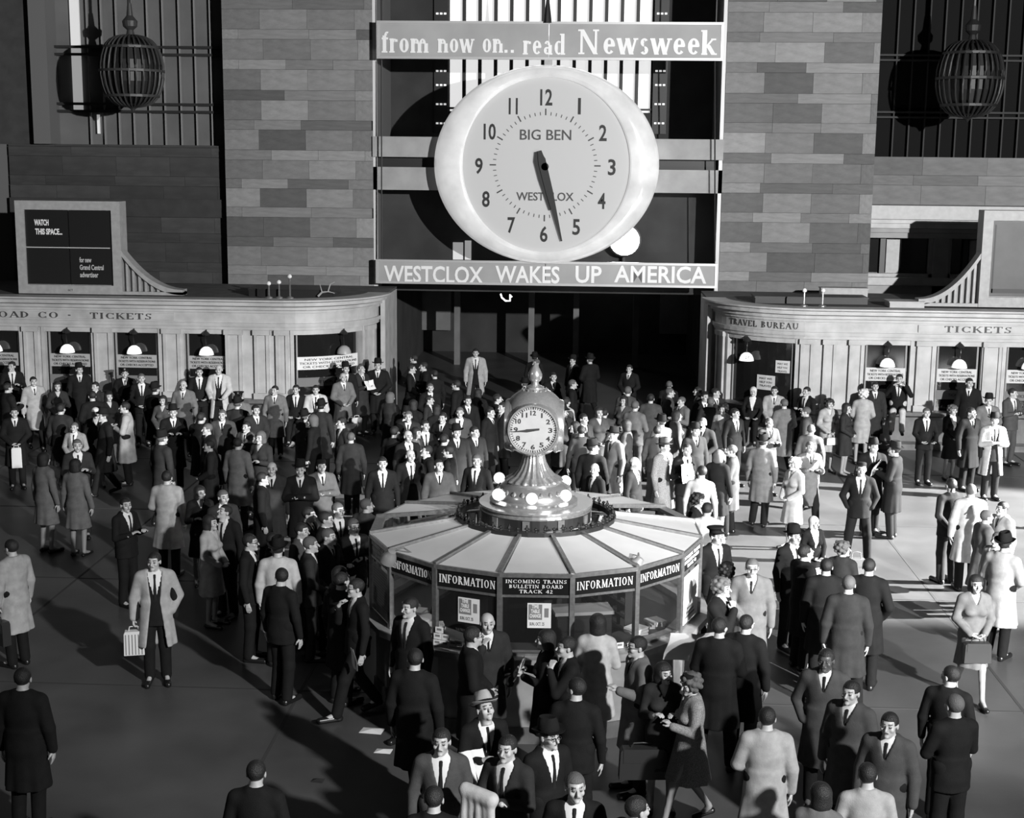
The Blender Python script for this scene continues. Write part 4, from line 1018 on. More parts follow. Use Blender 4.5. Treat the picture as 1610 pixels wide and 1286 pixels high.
def npmesh(name, V, Q, mats, mi=None):
    if name in ('coat', 'shirt', 'trousers', 'skirt', 'tie'): V = relaxed(V, Q, 3 if name == 'coat' else 2)
    me = bpy.data.meshes.new(name)
    me.vertices.add(len(V)); me.vertices.foreach_set('co', np.asarray(V, np.float32).ravel())
    me.loops.add(len(Q) * 4); me.loops.foreach_set('vertex_index', Q.ravel().astype(np.int32))
    me.polygons.add(len(Q)); me.polygons.foreach_set('loop_start', np.arange(0, len(Q) * 4, 4, dtype=np.int32))
    me.polygons.foreach_set('use_smooth', np.ones(len(Q), bool))
    for m_ in mats: me.materials.append(m_)
    if mi is not None: me.polygons.foreach_set('material_index', mi.astype(np.int32))
    me.update(calc_edges=True)
    return me
# ---- materials of people
SKIN = mat('skin', .48, .5, noise=.05, nscale=20)
SKIN_D = mat('dark_skin', .09, .45)
SKIN_FEAT = mat('eye_and_lip', .07, .4)
STOCK = mat('stocking', .3, .5)
def cloth(name, g, n=.15, ns=12, b=.15): return mat('cloth_' + name, g, .85, noise=n, nscale=ns, bump=b, bscale=90, spec=.2)
TONE = {'k': cloth('black', .010), 'd': cloth('charcoal', .026), 'm': cloth('dark_grey', .065), 'g': cloth('mid_grey', .15), 'l': cloth('pale_grey', .36), 't': cloth('tweed', .24, .45, 90), 'w': cloth('white', .5)}
M_SHIRT = cloth('shirt', .72, .05, 5, .05); M_TIE = cloth('tie', .015); M_SHOE = mat('shoe_leather', .012, .3)
M_CHK = None
HAIR = {'dark': mat('dark_hair', .018, .5, bump=.5, bscale=120), 'grey': mat('grey_hair', .11, .6, bump=.5, bscale=120), 'fair': mat('fair_hair', .11, .6, bump=.5, bscale=120), 'white': mat('white_hair', .62, .7)}
# ---- head (centre of head at origin, faces -y)
def head_geo(female=False):
    w_ = .93 if female else 1.
    F_ = Field(grid(-.1, .1, .0085), grid(-.135, .125, .0085), grid(-.15, .135, .0085))
    F_.ell((0, .012, .03), (.076 * w_, .094, .085), 0)
    F_.ell((0, -.028, -.045), (.055 * w_, .062, .066), .03)
    F_.cap((0, .02, -.20), (0, .01, -.06), .056 * w_, .05 * w_, .02)
    F_.cap((-.03, -.078, .030), (.03, -.078, .030), .011, .011, .012)
    for s in (-1, 1):
        F_.ell((s * .031, -.102, .008), (.017, .017, .012), mode='c')
        F_.ell((s * .045, -.06, -.02), (.02, .025, .022), .02)
        F_.ell((s * .031, -.079, .008), (.013, .011, .010), .002)
        F_.ell((s * .078 * w_, .012, -.004), (.010, .021, .032), .004)
    F_.cap((0, -.088, .014), (0, -.112, -.02), .008, .013, .008)
    F_.cap((-.019, -.089, -.048), (.019, -.089, -.048), .007, .007, .005)
    F_.ell((0, -.078, -.088), (.024, .02, .018), .015)
    V, Q = F_.mesh()
    c = V[Q].mean(1); mi = np.zeros(len(Q), int)
    for s in (-1, 1):
        mi[(abs(c[:, 0] - s * .031) < .014) & (abs(c[:, 2] - .008) < .0085) & (c[:, 1] < -.06)] = 1
        mi[(abs(c[:, 0] - s * .033) < .018) & (abs(c[:, 2] - .036) < .0045) & (c[:, 1] < -.055)] = 1
    mi[(abs(c[:, 0]) < .022) & (abs(c[:, 2] + .048) < .0055) & (c[:, 1] < -.075)] = 1
    return V, Q, mi
HEADS = {0: head_geo(False), 1: head_geo(True)}
def hair_mesh(kind):
    F_ = Field(grid(-.13, .13, .0095), grid(-.14, .17, .0095), grid(-.19, .17, .0095))
    if kind == 'short':
        F_.ell((0, .017, .035), (.083, .1, .091), 0)
        F_.clip(lambda x, y, z: np.minimum(-(y + .045) * 1., 0.058 - z) + 0 * x).clip(lambda x, y, z: np.minimum(-(y + .005), .0 - z + .012) + 0 * x).clip(lambda x, y, z: -.075 - z + 0 * x + 0 * y)
    elif kind == 'bald':
        F_.ell((0, .016, .03), (.082, .097, .083), 0)
        F_.clip(lambda x, y, z: z - .045 + 0 * x + 0 * y).clip(lambda x, y, z: -(y - .012) + 0 * x + 0 * z).clip(lambda x, y, z: -.07 - z + 0 * x + 0 * y)
    elif kind == 'bob':
        F_.ell((0, .02, .035), (.1, .112, .105), 0)
        F_.ell((0, .045, -.06), (.1, .08, .09), .04)
        F_.ell((0, -.10, -.03), (.062, .075, .095), mode='c')
        F_.clip(lambda x, y, z: np.minimum(-(y + .04), .06 - z) + 0 * x)
    elif kind == 'curly':
        F_.ell((0, .02, .04), (.105, .115, .105), 0)
        for i in range(26):
            a = i * 2.4; zz = -.05 + .17 * (i / 26)
            r_ = .1 * math.sqrt(max(.05, 1 - ((zz - .03) / .12) ** 2)); F_.ell((r_ * math.cos(a), .02 + r_ * 1.05 * math.sin(a), zz), (.03, .03, .03), .01)
        F_.ell((0, -.11, -.03), (.064, .08, .085), mode='c')
        F_.clip(lambda x, y, z: np.minimum(-(y + .05), .05 - z) + 0 * x).clip(lambda x, y, z: -.09 - z + 0 * x + 0 * y)
    elif kind == 'scarf':
        F_.ell((0, .02, .035), (.09, .108, .1), 0); F_.ell((0, .03, -.06), (.08, .075, .09), .04)
        F_.ell((0, -.10, -.02), (.06, .07, .09), mode='c')
    V, Q = F_.mesh()
    return npmesh('hair', V, Q, [HAIR['dark']])
HM = {k: hair_mesh(k) for k in ('short', 'bald', 'bob', 'curly', 'scarf')}
def hat_meshes():
    out = {}
    b = MB(); n = 28
    def ringp(rx, ry, z, dip=0, pinch=0): return [(rx * math.cos(a) * (1 - pinch * abs(math.cos(a)) * (math.sin(a) < -.1)), ry * math.sin(a), z + dip * math.cos(a) ** 2 - pinch * .1 * 0) for a in [2 * PI * k / n for k in range(n)]]
    def loft(rings):
        m_ = MB(); v = [p for r_ in rings for p in r_]; f = []
        for j in range(len(rings) - 1):
            for k in range(n): f.append((j * n + k, j * n + (k + 1) % n, (j + 1) * n + (k + 1) % n, (j + 1) * n + k))
        f.append(tuple(range(n))[::-1]); f.append(tuple((len(rings) - 1) * n + k for k in range(n)))
        return m_.add(v, f)
    out['brim'] = loft([ringp(.09, .105, .0), ringp(.125, .145, -.006, .012), ringp(.142, .165, -.002, .03), ringp(.142, .165, .002, .03), ringp(.12, .14, .002, .012), ringp(.09, .105, .006)]).mesh('brim', True)
    out['crown'] = loft([ringp(.09, .106, .0), ringp(.09, .106, .05), ringp(.082, .098, .1, .0, .12), ringp(.066, .086, .125, .0, .2), ringp(.03, .06, .118), ringp(.008, .03, .10)]).mesh('crown', True)
    out['band'] = loft([ringp(.0915, .1075, .002), ringp(.0925, .1085, .004), ringp(.092, .108, .03), ringp(.09, .106, .032)]).mesh('hat_band', True)
    out['pill'] = loft([ringp(.082, .092, .0), ringp(.086, .096, .02), ringp(.082, .092, .055), ringp(.06, .07, .066), ringp(.02, .02, .07)]).mesh('crown', True)
    out['cap'] = loft([ringp(.088, .1, .0), ringp(.088, .1, .035), ringp(.125, .135, .07), ringp(.118, .128, .085), ringp(.05, .06, .088)]).mesh('crown', True)
    vis = [(.085 * math.cos(a), -.06 + .1 * math.sin(a)) for a in [R(180 + 18 * k) for k in range(11)]]
    out['visor'] = MB().prism(vis, -.008, .004, 'xy').mesh('visor')
    return out
HATS = hat_meshes()
# ---- poses
ARM = {  # elbow, wrist, hand end for side +1 (mirrored by s)
 'down': ((.255, .02, 1.14), (.265, -.03, .90), (.262, -.05, .76)),
 'pocket': ((.285, .06, 1.15), (.205, -.04, .98), (.18, -.06, .90)),
 'cross': ((.25, -.05, 1.16), (.03, -.215, 1.21), (-.10, -.185, 1.22)),
 'clasp': ((.265, -.01, 1.16), (.10, -.20, 1.01), (.0, -.24, .96)),
 'hold': ((.25, -.03, 1.15), (.15, -.25, 1.22), (.07, -.31, 1.27)),
 'chin': ((.20, -.17, 1.18), (.085, -.21, 1.40), (.035, -.17, 1.50)),
 'reach': ((.25, -.16, 1.20), (.20, -.38, 1.21), (.17, -.50, 1.22)),
 'behind': ((.27, .11, 1.17), (.10, .18, .98), (.0, .2, .92)),
 'camera': ((.29, -.12, 1.26), (.14, -.24, 1.49), (.05, -.25, 1.58)),
 'bag': ((.27, .02, 1.14), (.285, -.02, .90), (.285, -.03, .78)),
 'lap': ((.25, -.06, 1.17), (.15, -.27, 1.02), (.08, -.36, .99)),
}
LEG = {'st': None, 'wd': None, 'wk': None, 'si': None, 'ct': None}
def legpts(kind, s):
    if kind == 'wd': return (.09 * s, 0, .93), (.15 * s, -.02, .5), (.18 * s, .02, .09), (.21 * s, -.14, .035)
    if kind == 'wk':
        if s > 0: return (.09, 0, .93), (.095, -.2, .52), (.09, -.30, .10), (.09, -.46, .05)
        return (-.09, 0, .93), (-.10, .03, .50), (-.10, .28, .15), (-.10, .17, .04)
    if kind == 'ct':
        if s > 0: return (.09, 0, .93), (.12, -.08, .5), (.16, -.06, .09), (.2, -.21, .035)
        return (-.09, 0, .93), (-.095, -.01, .5), (-.09, .03, .09), (-.1, -.13, .035)
    if kind == 'si': return (.09 * s, 0, .91), (.11 * s, -.42, .90), (.12 * s, -.45, .47), (.13 * s, -.6, .41)
    return (.09 * s, 0, .93), (.10 * s, -.02, .5), (.105 * s, .02, .09), (.125 * s, -.15, .035)
def torso(F_, o, fem, z0=.0):
    w_ = .88 if fem else 1.
    F_.ell((0, .01, 1.30), (.17 * w_ + o, .112 + o, .23 + o), 0)
    F_.ell((0, .0, 1.08), ((.125 if fem else .15) + o, .10 + o, .2), .05)
    F_.ell((0, .012, .94), ((.165 if fem else .158) + o, .118 + o, .15), .05)
    if fem:
        for s in (-1, 1): F_.ell((s * .075, -.085, 1.27), (.062 + o, .05 + o, .06), .03)
    F_.cap((-.15 * w_, .015, 1.42), (.15 * w_, .015, 1.42), .055 + o, None, .04)
    for s in (-1, 1): F_.cap((0, .025, 1.49), (s * .15 * w_, .018, 1.435), .045 + o * .6, .045 + o * .6, .03)
def arm(F_, key, s, o, fem, sleeve=True):
    w_ = .9 if fem else 1.
    e, wr, h = ARM[key]
    sh = (.185 * s * w_, .015, 1.42); e = (e[0] * s * (w_ if key not in ('cross',) else 1), e[1], e[2]); wr = (wr[0] * s, wr[1], wr[2])
    F_.cap(sh, e, (.052 if not fem else .044) + o, (.042 if not fem else .036) + o, .03)
    F_.cap(e, wr, (.042 if not fem else .036) + o, .028 + o * .9, .015)
def hand_geo(key, s):
    e, wr, h = [np.array((p[0] * s, p[1], p[2])) for p in ARM[key]]
    d = h - wr; L = np.linalg.norm(d); d /= L
    up = (wr - e); up /= np.linalg.norm(up)
    side = np.cross(d, [0, 0, 1.] if abs(d[2]) < .9 else [0, 1., 0]); side /= np.linalg.norm(side)
    if key in ('down', 'bag', 'pocket'): side = np.array([0, -1., 0]) ; side -= d * (side @ d); side /= np.linalg.norm(side)
    nrm = np.cross(side, d)
    curl = {'down': .35, 'pocket': .3, 'chin': 1.0, 'bag': 1.2, 'camera': .9, 'hold': .9, 'reach': .25}.get(key, .6)
    if nrm @ (np.array([0, .0, 1.2]) - wr) < 0: nrm = -nrm
    lo = np.minimum(wr, wr + d * .19) - .075; hi = np.maximum(wr, wr + d * .19) + .075
    F_ = Field(grid(lo[0], hi[0], .0075), grid(lo[1], hi[1], .0075), grid(lo[2], hi[2], .0075))
    F_.cap(wr - d * .04, wr + d * .01, .026, .026, .01)
    for i in (-1, 0, 1): F_.cap(wr + d * .02 + side * i * .008, wr + d * .085 + side * i * .022, .016, .014, .015)
    for i, fl in zip((-1.5, -.5, .5, 1.5), (.075, .085, .08, .06)):
        p = wr + d * .088 + side * i * .0195; q = p + (d * math.cos(curl * .5) + nrm * math.sin(curl * .5)) * fl * .5; r_ = q + (d * math.cos(curl * 1.3) + nrm * math.sin(curl * 1.3)) * fl * .5
        F_.cap(p, q, .0098, .0092, .004); F_.cap(q, r_, .0092, .008, .003)
    t0 = wr + d * .03 - side * .024; t1 = t0 + (d * .6 - side * .7 + nrm * .35) * .04; t2 = t1 + (d * .9 - side * .1 + nrm * .5) * .035
    F_.cap(t0, t1, .015, .0115, .01); F_.cap(t1, t2, .0115, .009, .004)
    return F_.mesh()
_hc = {}
def hand(key, s):
    if (key, s) not in _hc: _hc[key, s] = hand_geo(key, s)
    return _hc[key, s]
ZH, YH = 1.628, -.018
_bc = {}
def body_mesh(fem, la, ra, leg, yaw, pitch, bare, dark=False):
    key = (fem, la, ra, leg, yaw, pitch, bare, dark)
    if key in _bc: return _bc[key]
    y0 = -.72 if leg == 'si' else -.52
    F_ = Field(grid(-.36, .36, .024), grid(y0, .32, .024), grid(.0, 1.6, .024))
    torso(F_, 0, fem); F_.cap((0, .02, 1.42), (0, .0, 1.58), .056 if not fem else .048, None, .02)
    arm(F_, la, 1, -.004, fem); arm(F_, ra, -1, -.004, fem)
    for s in (-1, 1):
        h, kn, an, to = legpts(leg, s)
        F_.cap(h, kn, .082, .052, .03); F_.cap(kn, an, .052, .036, .02); F_.cap(an, to, .036, .03, .015)
    V, Q = F_.mesh(); parts = [(V, Q, np.zeros(len(Q), int) + (2 if bare else 0))]
    hv, hq, hm = HEADS[1 if fem else 0]
    M_ = np.array((Matrix.Rotation(R(yaw), 3, 'Z') @ Matrix.Rotation(R(pitch), 3, 'X')))
    parts.append((hv @ M_.T + [0, YH, ZH], hq, hm))
    for k_, s in ((la, 1), (ra, -1)):
        if k_ == 'pocket': continue
        v, q = hand(k_, s); parts.append((v, q, np.zeros(len(q), int)))
    n = 0; VV = []; QQ = []; MM = []
    for v, q, m_ in parts:
        VV.append(v); QQ.append(q + n); MM.append(m_); n += len(v)
    VV = np.concatenate(VV); QQ = np.concatenate(QQ); MM = np.concatenate(MM)
    if bare:    # only the legs below the hem wear stockings
        c = VV[QQ].mean(1); MM[(MM == 2) & (c[:, 2] > .8)] = 0
    me = npmesh('body', VV, QQ, [SKIN_D if dark else SKIN, SKIN_FEAT, STOCK], MM)
    _bc[key] = me; return me
_cc = {}
def cached(key, fn):
    if key not in _cc: _cc[key] = fn()
    return _cc[key]
def coat_mesh(kind, fem, la, ra, leg):
    """kind: S jacket to the hip, O closed overcoat, P open overcoat, D woman's coat, T belted raincoat, J shirt"""
    def mk():
        o = {'S': .018, 'O': .030, 'P': .034, 'D': .026, 'T': .03, 'J': .010, 'V': .006}[kind]
        sit = leg == 'si'
        hem = {'S': .80, 'O': .50, 'P': .52, 'D': .52, 'T': .50, 'J': .92, 'V': 1.0}[kind]
        if sit: hem = .84
        wide = .03 if leg == 'wd' else 0
        F_ = Field(grid(-.40, .40, .0135), grid(-.45 if not sit else -.5, .33, .0135), grid(hem - .05, 1.57, .0135))
        torso(F_, o, fem)
        sd = (len(la) * 3 + len(ra) + len(kind)) % 7
        if kind in 'SJ': F_.cone(hem, 1.12, (.185 + o, .135 + o), ((.135 if fem else .155) + o, .105 + o), .0, .0, .05, .02, sd)
        elif kind in 'OPTD':
            wst = (.12 if fem else .155) + o
            if kind == 'T': wst -= .01
            fl = {'O': (.24, .18), 'P': (.25, .20), 'T': (.26, .20), 'D': (.235, .19)}[kind]
            if leg == 'wk': fl = (fl[0] - .02, fl[1] + .07)
            F_.cone(hem, 1.12, (fl[0] + wide, fl[1]), (wst, .105 + o), -.01, .0, .05, .045, sd)
        if sit:
            for s in (-1, 1):
                h, kn, an, to = legpts('si', s); F_.cap(h, tuple(h[i] * .3 + kn[i] * .7 for i in range(3)), .1 + o * .3, .085 + o * .3, .03)
        arm(F_, la, 1, o * .85, fem); arm(F_, ra, -1, o * .85, fem)
        # turned collar
        F_.cap((-.05, .045, 1.49), (.05, .045, 1.49), .042 + o * .5, None, .015)
        # neck opening and front V
        F_.cap((0, -.03, 1.49), (0, -.05, 1.62), .058, .075, 0) if False else None
        def vee(x, y, z):
            if kind == 'P': a = abs(x) - np.where(z > 1.12, .055 + (z - 1.12) * .10, .055 + (1.12 - z) * .13)
            elif kind in 'OT': a = abs(x) - np.clip((z - 1.30) * .34, -.1, .08)
            elif kind == 'J': a = abs(x) - np.clip((z - 1.44) * .4, -.1, .05)
            elif kind == 'D': a = abs(x) - np.clip((z - 1.36) * .42, -.1, .07)
            else: a = abs(x) - np.clip((z - 1.14) * .24, -.1, .085)
            return np.maximum(a, y + .03)
        F_.clip(lambda x, y, z: -vee(x, y, z))
        F_.clip(lambda x, y, z: -(np.sqrt(x ** 2 + (y + .005) ** 2) - .056) + 0 * z if False else (.0 * x + .0 * y + z - 1.535))
        F_.clip(lambda x, y, z: -np.maximum(np.sqrt(x ** 2 + (y + .01) ** 2) - .058, 1.455 - z))
        V, Q = F_.mesh()
        return npmesh('coat', V, Q, [TONE['k']])
    return cached(('coat', kind, fem, la, ra, leg), mk)
def shirt_mesh(fem):
    def mk():
        F_ = Field(grid(-.2, .2, .014), grid(-.18, .12, .014), grid(1.02, 1.56, .014))
        torso(F_, .006, fem); F_.cap((0, .012, 1.44), (0, .002, 1.545), .064, .060, .01)
        F_.clip(lambda x, y, z: y - .07 + 0 * x + 0 * z).clip(lambda x, y, z: abs(x) - .125 + 0 * y + 0 * z).clip(lambda x, y, z: 1.06 - z + 0 * x + 0 * y)
        F_.clip(lambda x, y, z: np.minimum(z - 1.475 + 0 * x, -(y + .02) + .0 * x) * (1.0) + 0 * z if False else z - 1.54 + 0 * x + 0 * y)
        V, Q = F_.mesh(); return npmesh('shirt', V, Q, [M_SHIRT])
    return cached(('shirt', fem), mk)
def tie_mesh():
    def mk():
        F_ = Field(grid(-.04, .04, .007), grid(-.19, -.02, .012), grid(1.06, 1.5, .014))
        torso(F_, .018, False); F_.cap((0, -.035, 1.44), (0, -.05, 1.47), .03, .025, .02)
        F_.clip(lambda x, y, z: abs(x) - np.where(z > 1.42, .018, .012 + (1.42 - z) * .05) + 0 * y).clip(lambda x, y, z: z - 1.475 + 0 * x + 0 * y)
        V, Q = F_.mesh(); return npmesh('tie', V, Q, [M_TIE])
    return cached(('tie',), mk)
def trouser_mesh(leg):
    def mk():
        y0 = -.7 if leg == 'si' else -.52
        F_ = Field(grid(-.32, .32, .018), grid(y0, .4, .018), grid(.03, 1.12, .018))
        F_.ell((0, .012, .95), (.172, .13, .14), 0)
        for s in (-1, 1):
            h, kn, an, to = legpts(leg, s); F_.cap(h, kn, .1, .078, .03); F_.cap(kn, (an[0], an[1], an[2] + (.0)), .078, .07, .03)
        F_.cap((-.1, 0, 1.05), (.1, 0, 1.05), .11, None, .05)
        V, Q = F_.mesh(); return npmesh('trousers', V, Q, [TONE['k']])
    return cached(('tr', leg), mk)
def skirt_mesh(leg):
    def mk():
        F_ = Field(grid(-.3, .3, .018), grid(-.5 if leg == 'si' else -.3, .3, .018), grid(.45, 1.12, .018))
        if leg == 'si':
            for s in (-1, 1):
                h, kn, an, to = legpts('si', s); F_.cap(h, kn, .11, .09, .05)
        else: F_.cone(.50, 1.1, (.20, .17 if leg != 'wk' else .22), (.13, .11), 0, 0, 0, .03, 2)
        F_.ell((0, .01, .95), (.175, .13, .14), .04)
        V, Q = F_.mesh(); return npmesh('skirt', V, Q, [TONE['k']])
    return cached(('sk', leg), mk)
def shoe_mesh(leg, s, fem):
    def mk():
        h, kn, an, to = [np.array(p) for p in legpts(leg, s)]
        d = to - an; d[2] = 0; d /= np.linalg.norm(d)
        heel = an - d * .035; heel[2] = max(an[2] - .055, .03); toe = to + d * .06; toe[2] = to[2] - .003
        lo = np.minimum(heel, toe) - .07; hi = np.maximum(heel, toe) + .1
        F_ = Field(grid(lo[0], hi[0], .011), grid(lo[1], hi[1], .011), grid(lo[2], hi[2], .011))
        r_ = .034 if fem else .042
        F_.cap(heel, toe, r_, r_ * .95, .01, 1)
        if not fem: F_.cap(an + [0, 0, -.01], heel, .045, .04, .02)
        else: F_.cap(heel + [0, 0, .0], heel + [0, 0, -.03], .018, .012, .01)
        zf = min(heel[2], toe[2]) - .032
        F_.clip(lambda x, y, z: zf - z + 0 * x + 0 * y)
        V, Q = F_.mesh(); return npmesh('shoe', V, Q, [M_SHOE])
    return cached(('shoe', leg, s, fem), mk)
GLS = None
def glasses_mesh():
    def mk():
        b = MB()
        for s in (-1, 1):
            b.tube([(s * .032 + .021 * math.cos(a), -.1, .008 + .015 * math.sin(a)) for a in [2 * PI * k / 10 for k in range(11)]], .003, 4)
            b.tube([(s * .053, -.098, .012), (s * .078, -.03, .012), (s * .08, .02, .008)], .003, 4)
        b.tube([(-.011, -.102, .012), (.011, -.102, .012)], .003, 4)
        me = b.mesh('glasses'); me.materials.append(M_INK); return me
    return cached(('gl',), mk)
def setmat(o, m_):
    if o.data.materials[0] is m_: return o
    o.material_slots[0].link = 'OBJECT'; o.material_slots[0].material = m_; return o
NP = [0]
PPL = []
def person(x, y, h, hd, outfit, tone, arms, leg, hair, yaw=0, label='', group=None, z=0., tone2=None, pitch=0, tilt=0, extra='', hat=None, hairc='dark'):
    """outfit S/O/P/D/T/J as in coat_mesh, K = jacket and skirt; arms = (left arm, right arm) of the person; hair short/bald/bob/curly/scarf; hat fedora/pill/cap"""
    fem = outfit in 'DK' or 'f' in extra
    la, ra = arms; bare = outfit in 'DK'
    me = body_mesh(fem, la, ra, leg, yaw, pitch, bare, 'b' in extra)
    root = bpy.data.objects.new('person', me); link(root); tag(root, label, 'person', group)
    s = h / 1.75
    root.location = (x, y, z); root.rotation_euler = (R(tilt), 0, R(hd)); root.scale = (s * (1.0 if not 'n' in extra else .92), s, s)
    ck_ = {'K': 'S'}.get(outfit, outfit)
    T = TONE[tone]
    nm = {'S': 'jacket', 'O': 'overcoat', 'P': 'overcoat', 'D': 'coat', 'T': 'raincoat', 'J': 'shirt'}[ck_]
    c = inst(nm, coat_mesh(ck_, fem, la, ra, leg), root); setmat(c, T)
    if outfit == 'P': setmat(inst('jacket', coat_mesh('S', fem, 'down', 'down', 'st') if leg != 'si' else coat_mesh('S', fem, 'lap', 'lap', 'si'), root), TONE[tone2 or 'k']).scale = (.93, .93, .995)
    T2 = TONE[tone2] if tone2 else (T if outfit in 'SK' else TONE['k'])
    if outfit == 'K': setmat(inst('skirt', skirt_mesh(leg), root), T2)
    elif outfit == 'D':
        if leg == 'si': setmat(inst('skirt', skirt_mesh(leg), root), T2)
    else: setmat(inst('trousers', trouser_mesh(leg), root), T2)
    if ck_ in 'SPOT':
        inst('shirt', shirt_mesh(fem), root)
        if not fem: inst('tie', tie_mesh(), root)
    for sd in (1, -1): inst('shoe', shoe_mesh(leg, sd, fem), root)
    hm = Matrix.Translation((0, YH, ZH)) @ Matrix.Rotation(R(yaw), 4, 'Z') @ Matrix.Rotation(R(pitch), 4, 'X')
    def onhead(name, me_, mt=None, off=None):
        o = inst(name, me_, root); o.matrix_basis = hm @ (off or Matrix.Identity(4))
        if mt: (o.data.materials.append(mt) if not o.data.materials else None); setmat(o, mt)
        return o
    onhead('hair' if hair != 'scarf' else 'headscarf', HM[hair], HAIR[hairc])
    if 'G' in extra: onhead('glasses', glasses_mesh())
    if hat:
        kind, ht = hat; off = Matrix.Translation((0, .01, .062)) @ Matrix.Rotation(R(-6 if kind != 'pill' else -16), 4, 'X')
        M_H = TONE[ht]
        if kind == 'fedora':
            ho = onhead('hat', HATS['crown'], M_H, off)
            b_ = inst('brim', HATS['brim'], ho); (b_.data.materials.append(M_H) if not b_.data.materials else None); setmat(b_, M_H)
            b_ = inst('hat_band', HATS['band'], ho); (b_.data.materials.append(TONE['k']) if not b_.data.materials else None); setmat(b_, TONE['k'])
        elif kind == 'cap':
            ho = onhead('cap', HATS['cap'], M_H, off); b_ = inst('visor', HATS['visor'], ho); (b_.data.materials.append(M_SHOE) if not b_.data.materials else None)
            MB().box(-.018, .018, -.132, -.118, .035, .07).build('badge', M_BRASS, ho)
        else: onhead('hat', HATS['pill'], M_H, off)
    PPL.append((root.name, x, y, label))
    return root
def hand_pos(root, side, key):
    p = Vector(ARM[key][2]); p.x *= side
    return root.matrix_basis @ p
# ================================================================ THE CROWD
A_D = ('down', 'down'); A_X = ('cross', 'cross'); A_C = ('clasp', 'clasp'); A_H = ('hold', 'hold'); A_P = ('pocket', 'pocket'); A_B = ('behind', 'behind'); A_L = ('lap', 'lap')
F_ = lambda t: ('fedora', t)
BY = {}; QUEUE = []
def ylimit(x):          # how far back a standing person fits in front of the counters
    lo, hi = xsL, xsR
    if x <= lo or x >= hi: return YC - .62
    for c in (lo, hi):
        if abs(x - c) < RA + .5: return YC + RA - math.sqrt((RA + .55) ** 2 - (x - c) ** 2)
    return 99
def put(key, px, py, h, hd, outfit, tone, arms, leg, hair, yaw, label, **k):
    hat_ = .055 if k.get('hat') else .0; seat = k.pop('seat', None); y = k.pop('y', None)
    if seat is not None:
        k['z'] = seat - .80 * h / 1.75; y = y or (32.65 if px < 800 else 33.5)
        g = aty(px, py, y)
    else:
        g = at(px, py, h + hat_)
        for _ in range(3):
            yl = ylimit(g.x)
            if g.y > yl: g = aty(px, py, yl); h = min(max(g.z - hat_, 1.48), 1.84)
    QUEUE.append([key, g.x, g.y, h, hd, outfit, tone, arms, leg, hair, yaw, label, k, seat is not None])
def relax():
    for it in range(60):
        mv = 0
        for i, a in enumerate(QUEUE):
            for b in QUEUE[i + 1:]:
                dx, dy = b[1] - a[1], b[2] - a[2]
                if abs(dx) > .45 or abs(dy) > .45: continue
                d = math.hypot(dx, dy)
                if d < .44:
                    s = (.45 - d) * .55; sg = 1 if dy >= 0 else -1
                    for q, w_ in ((a, -sg), (b, sg)):
                        if q[13]: continue
                        r_ = math.hypot(q[1], q[2]); q[1] += w_ * s * q[1] / r_; q[2] += w_ * s * q[2] / r_
                        q[1] += (-.3 if (dx >= 0) == (q is a) else .3) * s; mv += 1
        for q in QUEUE:
            if q[13]: continue
            d = math.hypot(q[1] - bx, q[2] - by)
            if d < 2.52: q[1] = bx + (q[1] - bx) * 2.52 / d; q[2] = by + (q[2] - by) * 2.52 / d
            if q[2] > ylimit(q[1]): q[2] = ylimit(q[1])
        if not mv: break
def build_people():
    for q in QUEUE:
        p = person(q[1], q[2], q[3], q[4] + math.degrees(YAW), *q[5:12], **q[12])
        if q[0]: BY[q[0]] = p
S_ = 'st'
# ---- left foreground
put('opencoat', 242, 868, 1.76, 12, 'P', 'l', ('pocket', 'bag'), S_, 'short', -18, 'man looking up in long open pale overcoat over dark suit, striped bag in hand')
put(None, 34, 1050, 1.76, 175, 'O', 'k', A_D, S_, 'short', 10, 'man in long black overcoat seen from behind at the bottom left corner')
put(None, 402, 1196, 1.74, 178, 'S', 'k', A_D, S_, 'short', 0, 'dark-suited man seen from behind, alone at the bottom edge left of centre')
put('edge', 18, 848, 1.76, -120, 'T', 'l', A_D, S_, 'short', 0, 'man in pale raincoat leaving at the left edge with a dark case')
put('trenchback', 262, 740, 1.78, 175, 'T', 'l', ('clasp', 'down'), S_, 'short', 0, 'man in pale trench coat seen from behind, hand at his side pocket', hairc='dark')
put(None, 334, 806, 1.68, 75, 'D', 'l', A_C, S_, 'bob', 0, 'woman in pale knee-length coat with white fur collar facing right')
put(None, 349, 796, 1.74, -25, 'S', 'k', A_D, S_, 'short', -25, 'man in black suit bending his head beside the woman with the fur collar', pitch=-22)
put(None, 314, 764, 1.62, 20, 'D', 'k', A_H, S_, 'bob', 25, 'woman in black coat peeping between the pale trench coat and the fur collar')
put(None, 397, 836, 1.78, 85, 'S', 'k', A_D, S_, 'short', 0, 'tall man in black suit and spectacles looking right, left of the booth queue', extra='G')
put(None, 440, 838, 1.74, 180, 'T', 'w', A_D, S_, 'short', 0, 'man in white raincoat and black hat seen from behind', hat=F_('k'))
put(None, 441, 893, 1.76, 150, 'S', 'k', A_D, 'ct', 'short', 50, 'man in black suit standing with his back turned in front of the white raincoat')
put('chin', 586, 905, 1.76, -65, 'S', 'k', ('down', 'chin'), 'wk', 'short', -5, 'man in black suit and spectacles with hand to his chin, left of the booth', extra='G')
put(None, 540, 893, 1.72, 140, 'O', 'k', A_D, S_, 'short', 0, 'man in black overcoat seen from behind, between the queue and the chin-stroking man')
put(None, 560, 897, 1.66, 120, 'D', 'd', A_D, S_, 'bob', 0, 'dark-haired woman in charcoal coat seen from behind at the booth corner')
